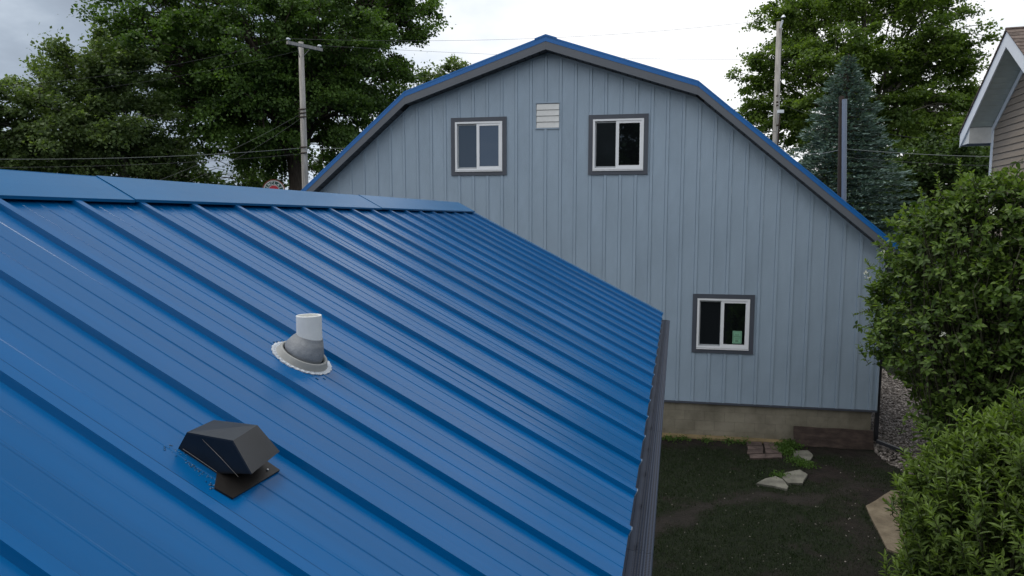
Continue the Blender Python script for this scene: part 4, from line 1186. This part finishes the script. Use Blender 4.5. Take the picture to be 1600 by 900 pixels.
# ------------------------------------------------------------------ trees
QUAD = [(0, 0, 0), (0.45, -0.5, 0.06), (1, 0, -0.05), (0.45, 0.5, 0.06)]
QF = [(0, 1, 2, 3)]
def limb_path(a, b, rise, n=5, wob=0.06):
    a, b = np.array(a, float), np.array(b, float); L_ = np.linalg.norm(b - a); pts = []
    for k in range(n + 1):
        t = k / n; q = a + (b - a) * t; q[2] += rise * L_ * math.sin(math.pi * t) * 0.5
        if 0 < k < n: q += rng.normal(0, wob * L_ / n, 3)
        pts.append(q)
    return pts
def tree(name, label, base, fork, blobs, n_clump, n_leaf, lsize, m_leaf, m_bark, r0, cat='tree', flat=0.55, clump=1.7, droop=0.15, shell=0.55, group=None, fork_top=None):
    """blobs: (centre, (rx, ry, rz)) ellipsoids filled with leaf clumps; trunk from base to fork, limbs to the blobs, twigs to the clumps"""
    base = np.array(base, float)
    t = thing(name, label, cat, base, group)
    mb = MB()
    fork = np.array(fork, float)
    mb.tube(limb_path(base, fork, 0, 4, 0.05), [r0 * 1.25, r0, r0 * 0.92, r0 * 0.85, r0 * 0.78], 10)
    vol = np.array([b[1][0] * b[1][1] * b[1][2] for b in blobs]) ** 0.75; vol /= vol.sum()
    CC = []; 
    for bi, (c, r) in enumerate(blobs):
        c = np.array(c, float); r = np.array(r, float)
        st = fork + (np.array([0, 0, 1.0]) * rng.uniform(-0.15, 0.1) * np.linalg.norm(c - fork))
        pts = limb_path(st, c, 0.18, 5); rr = r0 * 0.42 * (vol[bi] * len(blobs)) ** 0.25
        mb.tube(pts, [rr, rr * 0.85, rr * 0.7, rr * 0.55, rr * 0.42, rr * 0.28], 7)
        k = max(4, int(n_clump * vol[bi]))
        d = rand_dir(k); rad = (shell + (1 - shell) * rng.random(k)) * rng.choice([1.0, 0.72, 1.08], k, p=[0.55, 0.3, 0.15])
        cc = c + d * r * rad[:, None]
        cc += rng.normal(0, 0.06, (k, 3)) * r
        CC.append(cc)
        for q in cc[:: max(1, len(cc) // 22)]:
            a = pts[rng.integers(2, 6)]
            mb.tube(limb_path(a, q, 0.1, 3, 0.12), [rr * 0.28, rr * 0.2, rr * 0.13, rr * 0.06], 4, caps=False)
    mb.build('trunk', m_bark, t, smooth=True, org=base)
    CC = np.concatenate(CC); n = len(CC)
    # outward direction of each clump: sprays point outwards and droop a little
    cen = np.mean(CC, 0); out = unit((CC - cen) * [1, 1, 0.6]) + rng.normal(0, 0.35, (n, 3)); out = unit(out)
    rep = np.maximum(4, (n_leaf / n * rng.uniform(0.45, 1.6, n)).astype(int))
    idx = np.repeat(np.arange(n), rep); N_ = len(idx)
    o_ = out[idx]; sz = clump * rng.uniform(0.5, 1.3, n)[idx]
    side = unit(np.cross(o_, [0, 0, 1.0])); upv = np.cross(side, o_)
    along = rng.normal(0, 0.62, N_); P = CC[idx] + o_ * (along * sz)[:, None] + side * (rng.normal(0, 0.5, N_) * sz)[:, None] + upv * (rng.normal(0, 0.5 * flat, N_) * sz)[:, None]
    P[:, 2] -= droop * np.abs(along) * sz
    X = unit(o_ * 0.7 + rand_dir(N_) * 0.9 - [0, 0, 0.25]); Z = unit(rand_dir(N_) * 0.75 + [0, 0, 0.8] + o_ * 0.25); Y = unit(np.cross(Z, X)); Z = np.cross(X, Y)
    ls = lsize * rng.uniform(0.6, 1.3, N_)
    ct = rng.normal(0.47, 0.24, n)[idx]
    tint = np.clip(ct + rng.normal(0, 0.16, N_), 0, 1)
    inst_mesh('crown', QUAD, QF, P, X, Y, Z, ls, ls * 0.85, ls, tint, m_leaf, t, 'stuff', org=base)
    return t
def B(x, y, d, r, ry=None, dr=0):
    "crown blob around pixel (x, y) at distance d; r in pixels across, ry in pixels high"
    px = 1067 / d; return (at(x, y, d + dr), (r / px, r / px, (ry or r) / px))
M['maple'] = leaf_mat('maple_leaves', (0.030, 0.062, 0.015), (0.125, 0.215, 0.050), trans=0.38)
M['maple2'] = leaf_mat('pale_tree_leaves', (0.050, 0.080, 0.028), (0.175, 0.245, 0.090), trans=0.38)
M['ash'] = leaf_mat('yellow_green_leaves', (0.050, 0.090, 0.018), (0.180, 0.265, 0.060), trans=0.42)
M['dark_tree'] = leaf_mat('dark_green_leaves', (0.022, 0.042, 0.014), (0.080, 0.135, 0.036), trans=0.30)
M['spruce'] = leaf_mat('blue_spruce_needles', (0.040, 0.072, 0.062), (0.185, 0.265, 0.235), trans=0.08, rough=0.6)
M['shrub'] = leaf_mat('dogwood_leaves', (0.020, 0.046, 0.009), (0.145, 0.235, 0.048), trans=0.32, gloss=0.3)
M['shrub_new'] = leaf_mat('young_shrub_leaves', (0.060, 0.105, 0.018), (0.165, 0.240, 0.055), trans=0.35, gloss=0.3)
M['bush'] = leaf_mat('bright_bush_leaves', (0.018, 0.040, 0.008), (0.195, 0.285, 0.066), trans=0.35, gloss=0.3)

d = 115
bs = at(462, 300, d); bs[2] = 0; fk = at(458, 225, d)
blobs = [B(215, 20, d, 62, 60, -4), B(275, 95, d, 78, 62, -6), B(330, -30, d, 100, 80, 2), B(450, -50, d, 120, 90), B(585, -25, d, 85, 65), B(625, 30, d, 68, 48, 2), B(390, 60, d, 95, 75, -9), B(510, 55, d, 95, 70, -8), B(595, 100, d, 62, 48, 0),
         B(315, 170, d, 62, 60, -4), B(405, 170, d, 85, 65, -8), B(520, 165, d, 88, 60, -6), B(600, 160, d, 42, 38, 2), B(420, 245, d, 58, 34, 3), B(535, 232, d, 60, 40, 4), B(380, 215, d, 48, 30, 6), B(480, 110, d, 100, 90, 12), B(350, 110, d, 90, 90, 14)]
tree('maple_tree', 'huge dark green maple towering behind the utility pole with crossarm', bs, fk, blobs, 1150, 235000, 0.46, M['maple'], M['bark'], 1.55, clump=1.9, flat=0.42, droop=0.25)
d = 105
bs = at(215, 300, d); bs[2] = 0
blobs = [B(85, 88, d, 36, 20), B(150, 100, d, 50, 34), B(150, 130, d, 62, 48), B(60, 135, d, 40, 32), B(20, 200, d, 55, 48), B(110, 200, d, 78, 52, -3), B(200, 190, d, 75, 62), B(160, 255, d, 80, 34), B(265, 245, d, 60, 38), B(200, 110, d, 40, 40), B(40, 262, d, 60, 30), B(-60, 220, d, 60, 55), B(-120, 180, d, 80, 80)]
tree('broadleaf_tree', 'looser paler green tree filling the far left edge below the clouds', bs, at(190, 230, d), blobs, 480, 95000, 0.42, M['maple2'], M['bark_l'], 0.7, clump=1.5, shell=0.4)
d = 150
blobs = [B(60, 255, d, 90, 45), B(200, 262, d, 80, 38), B(290, 285, d, 60, 22), B(-60, 255, d, 90, 60), B(410, 285, d, 45, 22), B(520, 275, d, 60, 32)]
tree('broadleaf_tree', 'low dark tree line mass seen just above the left garage ridge', (at(150, 300, d) * [1, 1, 0]), at(150, 280, d), blobs, 300, 26000, 0.8, M['dark_tree'], M['bark'], 0.8, clump=2.2)
d = 135
blobs = [B(690, 108, d, 34, 20), B(655, 135, d, 40, 28), B(716, 102, d, 12, 9), B(640, 175, d, 50, 36), B(620, 240, d, 70, 60)]
tree('broadleaf_tree', 'small tree top poking above the left gambrel slope of the barn', (at(640, 300, d) * [1, 1, 0]), at(650, 210, d), blobs, 110, 15000, 0.5, M['maple2'], M['bark_l'], 0.6, clump=1.5)
d = 130
bs = at(1345, 300, d); bs[2] = 0
blobs = [B(1255, 25, d, 68, 45), B(1350, -10, d, 90, 45, 4), B(1440, 15, d, 60, 40), B(1485, 50, d, 42, 30, -3), B(1225, 95, d, 48, 42, -3), B(1300, 95, d, 70, 55, -5), B(1400, 105, d, 60, 40), B(1455, 95, d, 45, 34), B(1185, 125, d, 38, 34), B(1215, 180, d, 58, 42), B(1290, 180, d, 70, 50, -3),
         B(1395, 175, d, 62, 40), B(1460, 165, d, 55, 32, -3), B(1500, 150, d, 36, 30, 3), B(1500, 215, d, 48, 40, -4), B(1425, 235, d, 60, 42, -4), B(1390, 300, d, 70, 40, 2), B(1470, 320, d, 80, 35, 2), B(1380, 335, d, 60, 28, 6), B(1420, 350, d, 60, 28, 6), B(1320, 255, d, 80, 50), B(1530, 265, d, 50, 45, 2), B(1505, 90, d, 26, 24, 2)]
tree('broadleaf_tree', 'tall open yellow-green tree behind the pale bare pole and spruce', bs, at(1350, 215, d), blobs, 1250, 200000, 0.46, M['ash'], M['bark_l'], 1.2, clump=1.7, flat=0.40, droop=0.25, shell=0.45)
d = 95
blobs = [B(1470, 260, d, 55, 38), B(1535, 275, d, 45, 42), B(1425, 300, d, 40, 45), B(1590, 300, d, 60, 50), B(1385, 335, d, 45, 30)]
tree('broadleaf_tree', 'dark lower tree between the blue spruce and the taupe house', (at(1490, 330, d) * [1, 1, 0]), at(1490, 300, d), blobs, 200, 26000, 0.4, M['dark_tree'], M['bark'], 0.5, clump=1.4)

# blue spruce: tiers of drooping boughs, each a spray of needle tufts
def spruce(label, px, ytop, dist, half_px, y_ref):
    apex = at(px, ytop, dist); base = np.array([apex[0], apex[1], 0.0]); Ht = apex[2]
    t = thing('spruce_tree', label, 'tree', base)
    mb = MB(); mb.tube([base, base + [0, 0, Ht * 0.5], apex], [0.75, 0.45, 0.05], 8); 
    rmax = half_px / (1067 / dist); Pl, Xl, Yl, Sl, Tl = [], [], [], [], []
    z = Ht - 0.3; lvl = 0
    while z > 1.0:
        f = (Ht - z) / (Ht - at(px, y_ref, dist)[2]); R_ = min(rmax * (f ** 0.80), rmax * 1.12)
        nb = int(7 + 13 * min(1, f))
        for b in range(nb):
            a = 2 * math.pi * (b + rng.uniform(-0.35, 0.35)) / nb + lvl * 0.7
            Rb = R_ * rng.uniform(0.62, 1.18) + 0.15; n = int(10 + Rb * 11)
            u = np.sqrt(rng.random(n)) * 0.97 + 0.03
            dirv = np.array([math.cos(a), math.sin(a), 0]); sd = np.array([-math.sin(a), math.cos(a), 0])
            drop = -0.16 * Rb * (u ** 1.5) + 0.10 * Rb * u ** 4
            wdt = rng.normal(0, 0.17, n) * Rb * (0.30 + u) * (1.15 - 0.75 * u)
            p = base + np.array([0, 0, z]) + dirv * (u * Rb)[:, None] + sd * wdt[:, None]; p[:, 2] += drop + rng.normal(0, 0.10, n)
            x = unit(dirv * 1.0 + sd * np.sign(wdt)[:, None] * rng.uniform(0.1, 0.9, n)[:, None] + rng.normal(0, 0.2, (n, 3)) + [0, 0, 0.12])
            Pl.append(p); Xl.append(x); Sl.append(rng.uniform(0.28, 0.62, n) * (0.65 + 0.35 * min(1, Rb / 3)))
            Tl.append(np.clip(0.18 + 0.55 * u + rng.normal(0, 0.15, n), 0, 1))
            if b % 2 == 0:
                mb.tube([base + [0, 0, z], base + np.array([0, 0, z - 0.1 * Rb]) + dirv * Rb * 0.8], [0.07, 0.02], 4, caps=False)
        z -= 0.34 + 0.34 * min(1, f); lvl += 1
    mb.build('trunk', M['bark'], t, org=base)
    P = np.concatenate(Pl); X = np.concatenate(Xl); s_ = np.concatenate(Sl); tt = np.concatenate(Tl); n = len(P)
    Z = unit(rand_dir(n) * 0.7 + [0, 0, 0.9]); Y = unit(np.cross(Z, X)); Z = np.cross(X, Y)
    inst_mesh('crown', [(0, -0.12, 0), (0.45, -0.5, -0.1), (1, 0, 0.05), (0.45, 0.5, -0.1), (0, 0.12, 0)], [(0, 1, 2, 3, 4)], P, X, Y, Z, s_, s_ * 0.42, s_, tt, M['spruce'], t, 'stuff', org=base)
spruce('blue-green spruce with a pointed top behind the short conduit pole', 1326, 84, 85, 92, 330)

# ------------------------------------------------------------------ shrubs
LEAF = [(0, 0, 0), (0.22, -0.36, 0.07), (0.52, -0.42, 0.06), (0.80, -0.22, 0.0), (1, 0, -0.10), (0.80, 0.22, 0.0), (0.52, 0.42, 0.06), (0.22, 0.36, 0.07), (0.5, 0, -0.02)]
LF = [(0, 1, 8), (1, 2, 8), (2, 3, 4, 8), (8, 4, 5, 6), (6, 7, 8), (7, 0, 8)]
def leaf_proto(m, tint):
    me = bpy.data.meshes.new('leaf'); me.from_pydata([tuple(np.array(v) * S) for v in LEAF], [], LF)
    a = me.attributes.new('tint', 'FLOAT', 'POINT'); a.data.foreach_set('value', [tint] * len(LEAF)); me.materials.append(m); me.update()
    return me
def shrub(name, label, base, blobs, n_stem, per, lsize, wid, m_a, m_b, upr=1.2, new_z=None, cat='shrub', n_parts=280, pair=True, shell=0.55, ext=1.3):
    base = np.array(base, float); t = thing(name, label, cat, base)
    vol = np.array([b[1][0] * b[1][1] * b[1][2] for b in blobs]) ** 0.7; vol /= vol.sum()
    mb = MB(); Pl, Xl, Zl, Sl, Tl, Nl = [], [], [], [], [], []
    for (c, r), w in zip(blobs, vol):
        c = np.array(c, float); r = np.array(r, float)
        for k in range(int(n_stem * w) + 1):
            d = rand_dir(1)[0]
            if d[2] < -0.75: d[2] *= -1
            tip = c + d * r * (shell + (1.12 - shell) * rng.random() ** 0.85)
            g_ = unit(d * [1, 1, 0.5] + [0, 0, upr] + rng.normal(0, 0.35, 3)); L_ = ext * rng.uniform(0.6, 1.3)
            root = tip - g_ * L_
            rt = base + np.array([rng.normal(0, 0.5), rng.normal(0, 0.5), 0])
            if k % 4 == 0 and np.linalg.norm((root - base)[:2]) < 3.4:
                mb.tube(limb_path(rt, root, 0.12, 4, 0.1), [0.07, 0.055, 0.04, 0.03, 0.02], 4, caps=False)
            mb.tube([root, root + g_ * L_ * 0.5, tip], [0.018, 0.013, 0.006], 3, caps=False)
            side = unit(np.cross(g_, rand_dir(1)[0])); side2 = np.cross(g_, side)
            young = rng.random() < 0.5
            for j in range(per):
                u = (j + rng.random() * 0.5) / per
                for sg in ((-1, 1) if pair else (1,)):
                    q = side if j % 2 else side2
                    X = unit(q * sg * (1.15 - 0.55 * u) + g_ * (0.35 + 0.75 * u) + rng.normal(0, 0.22, 3) - [0, 0, 0.22 * (1 - u)])
                    Pl.append(root + g_ * L_ * u); Xl.append(X); Zl.append(unit(g_ * 0.8 + np.array([0, 0, 0.7]) + rng.normal(0, 0.3, 3)))
                    Sl.append(lsize * (0.72 + 0.45 * math.sin(math.pi * min(u * 0.9 + 0.1, 1))) * rng.uniform(0.75, 1.2))
                    hgt = (tip[2] - (c[2] - r[2])) / (2 * r[2])
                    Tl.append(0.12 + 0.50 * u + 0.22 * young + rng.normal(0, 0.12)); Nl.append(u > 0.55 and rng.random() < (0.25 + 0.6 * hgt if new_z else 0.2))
    mb.build('stems', M['stem'], t, kind='stuff', org=base)
    P, X, Z = np.array(Pl), np.array(Xl), np.array(Zl); s_, tt, nw = np.array(Sl), np.clip(np.array(Tl), 0, 1), np.array(Nl)
    Y = unit(np.cross(Z, X)); Z = np.cross(X, Y)
    # the leaves that show largest become parts of their own
    camp = np.array([0, 0, H]); rel = P - camp; dep = rel @ CF; px = 800 + 1067 * (rel @ CR) / dep; py = 450 - 1067 * (rel @ CU) / dep
    vis = (px > 0) & (px < 1600) & (py > 0) & (py < 900)
    cc = np.array([b[0] for b in blobs]).mean(0)
    score = s_ / dep * np.where(vis, 1, 0) * (1 + 0.25 * ((P - cc) @ unit(camp - cc)) / 5 + 0.1 * (P[:, 2] - cc[2]) / 5)
    pick = np.argsort(-score)[:n_parts]; rest = np.ones(len(P), bool); rest[pick] = False
    protos = {(a, b): leaf_proto(m, b) for a, m in ((0, m_a), (1, m_b)) for b in (0.3, 0.5, 0.7, 0.9)}
    wl_ = world_loc(t)
    for i in pick:
        b = min((0.3, 0.5, 0.7, 0.9), key=lambda q: abs(q - tt[i]))
        o = bpy.data.objects.new('leaf', protos[(int(nw[i]), b)]); COL.objects.link(o); o.parent = t
        mt = Matrix(((X[i][0] * s_[i], Y[i][0] * s_[i] * wid, Z[i][0] * s_[i], P[i][0] * S - wl_[0]), (X[i][1] * s_[i], Y[i][1] * s_[i] * wid, Z[i][1] * s_[i], P[i][1] * S - wl_[1]), (X[i][2] * s_[i], Y[i][2] * s_[i] * wid, Z[i][2] * s_[i], P[i][2] * S - wl_[2]), (0, 0, 0, 1)))
        o.matrix_local = mt
    for sel, m, nm in ((rest & ~nw, m_a, 'foliage'), (rest & nw, m_b, 'young_foliage')):
        if sel.sum():
            inst_mesh(nm, LEAF, LF, P[sel], X[sel], Y[sel], Z[sel], s_[sel], s_[sel] * wid, s_[sel], tt[sel], m, t, 'stuff', org=base)
    return t, P, nw
d = 39
def BB(x, y, dd_, r, ry=None):
    px = 1067 / dd_; return (at(x, y, dd_), (r / px, r / px, (ry or r) / px))
blobs = [BB(1490, 400, 39, 95, 80), BB(1560, 350, 38.5, 75, 70), BB(1448, 375, 39.5, 48, 48), BB(1412, 475, 39, 52, 66), BB(1490, 520, 38, 95, 85), BB(1580, 480, 37.5, 90, 90), BB(1505, 605, 38.5, 66, 62), BB(1560, 590, 38, 80, 75), BB(1640, 420, 38, 80, 100), BB(1385, 535, 39.3, 36, 36), BB(1510, 322, 39, 50, 38), BB(1650, 560, 38, 80, 90), BB(1366, 470, 39.5, 20, 28), BB(1600, 315, 38, 55, 42), BB(1520, 660, 37.5, 70, 40), BB(1600, 650, 37, 70, 60), BB(1446, 588, 39, 40, 44), BB(1470, 640, 38, 42, 36)]
base = at(1530, 520, 38.5) * [1, 1, 0]
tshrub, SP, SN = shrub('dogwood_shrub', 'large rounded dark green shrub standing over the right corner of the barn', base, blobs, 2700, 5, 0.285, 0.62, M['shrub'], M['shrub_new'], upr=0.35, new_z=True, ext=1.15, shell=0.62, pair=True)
# a few upright young shoots on top and white flower heads
mb = MB(); Pl, Xl, Zl, Sl = [], [], [], []
for (x0, y0, x1, y1, dd_) in [(1503, 310, 1499, 246, 39), (1470, 305, 1463, 268, 39), (1545, 300, 1552, 262, 38.5), (1445, 330, 1437, 292, 39.4), (1590, 300, 1584, 275, 38), (1525, 305, 1522, 282, 39), (1395, 390, 1372, 368, 39.6), (1378, 470, 1340, 462, 39.8), (1370, 480, 1332, 492, 39.8), (1380, 500, 1345, 512, 39.6), (1600, 290, 1606, 262, 38), (1362, 420, 1352, 405, 39.8)]:
    a_, b_ = at(x0, y0, dd_), at(x1, y1, dd_); mb.tube([a_, (a_ + b_) / 2, b_], [0.03, 0.02, 0.008], 4)
    g_ = unit(b_ - a_); n_ = int(5 + np.linalg.norm(b_ - a_) * 5)
    for j in range(n_):
        u = j / n_; q = unit(np.cross(g_, rand_dir(1)[0]))
        for sg in (-1, 1):
            Pl.append(a_ + (b_ - a_) * u); Xl.append(unit(q * sg + g_ * (0.3 + 0.8 * u))); Zl.append(unit(g_ + rng.normal(0, 0.2, 3))); Sl.append(0.27 * (1.1 - 0.45 * u) * rng.uniform(0.8, 1.2))
mb.build('shoots', M['stem'], tshrub, kind='stuff', org=base)
P, X, Z = np.array(Pl), np.array(Xl), np.array(Zl); Y = unit(np.cross(Z, X)); Z = np.cross(X, Y); s_ = np.array(Sl)
inst_mesh('shoot_leaves', LEAF, LF, P, X, Y, Z, s_, s_ * 0.55, s_, rng.uniform(0.5, 1, len(P)), M['shrub_new'], tshrub, 'stuff', org=base)
for (x, y, dd_) in [(1353, 425, 39.9), (1357, 434, 39.9), (1551, 328, 37), (1545, 300, 38), (1542, 305, 38), (1380, 396, 39.5), (1474, 522, 34.6)]:
    c = at(x, y, dd_ - 0.4); n = 26
    P = c + rng.normal(0, 0.055, (n, 3)); X = rand_dir(n); Y = unit(np.cross(X, rand_dir(n)))
    inst_mesh('flower_head', QUAD, QF, P, X, Y, np.cross(X, Y), np.full(n, 0.07), np.full(n, 0.06), np.full(n, 0.06), np.ones(n), M['petal'], tshrub, org=c)

blobs = [BB(1560, 745, 26, 95, 85), BB(1500, 800, 25.5, 85, 80), BB(1450, 815, 27, 42, 52), BB(1470, 735, 27, 50, 48), BB(1432, 765, 27.5, 32, 34), BB(1600, 850, 24.5, 110, 100), BB(1500, 890, 25, 90, 80), BB(1440, 892, 26, 40, 45), BB(1650, 740, 25, 90, 105), BB(1580, 690, 26, 62, 45), BB(1525, 705, 26.5, 50, 36), BB(1700, 850, 24.5, 90, 110)]
base = at(1560, 800, 26) * [1, 1, 0]
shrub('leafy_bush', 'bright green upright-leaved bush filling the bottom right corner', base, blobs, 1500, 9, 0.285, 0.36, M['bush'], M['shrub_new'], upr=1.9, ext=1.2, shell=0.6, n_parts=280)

# trees standing behind the camera; the barn windows mirror them
for i, (x, y, h, r, lab) in enumerate([(-1, -60, 48, 13, 'tall dark tree behind the camera, nearest the garage'), (18, -48, 34, 14, 'broad dark tree behind the camera, in the middle'), (40, -26, 36, 14, 'dark tree behind the camera, on the right')]):
    bl = [((x, y, h * 0.62), (r, r, h * 0.33)), ((x + r * 0.45, y, h * 0.42), (r * 0.75, r * 0.7, h * 0.28)), ((x - r * 0.5, y + 3, h * 0.45), (r * 0.7, r * 0.7, h * 0.3)), ((x, y, h * 0.25), (r * 0.9, r * 0.8, h * 0.22))]
    tree('broadleaf_tree', lab, (x, y, 0), (x, y, h * 0.3), bl, 330, 17000, 1.25, M['dark_tree'], M['bark'], 1.0, clump=3.0, group=None)
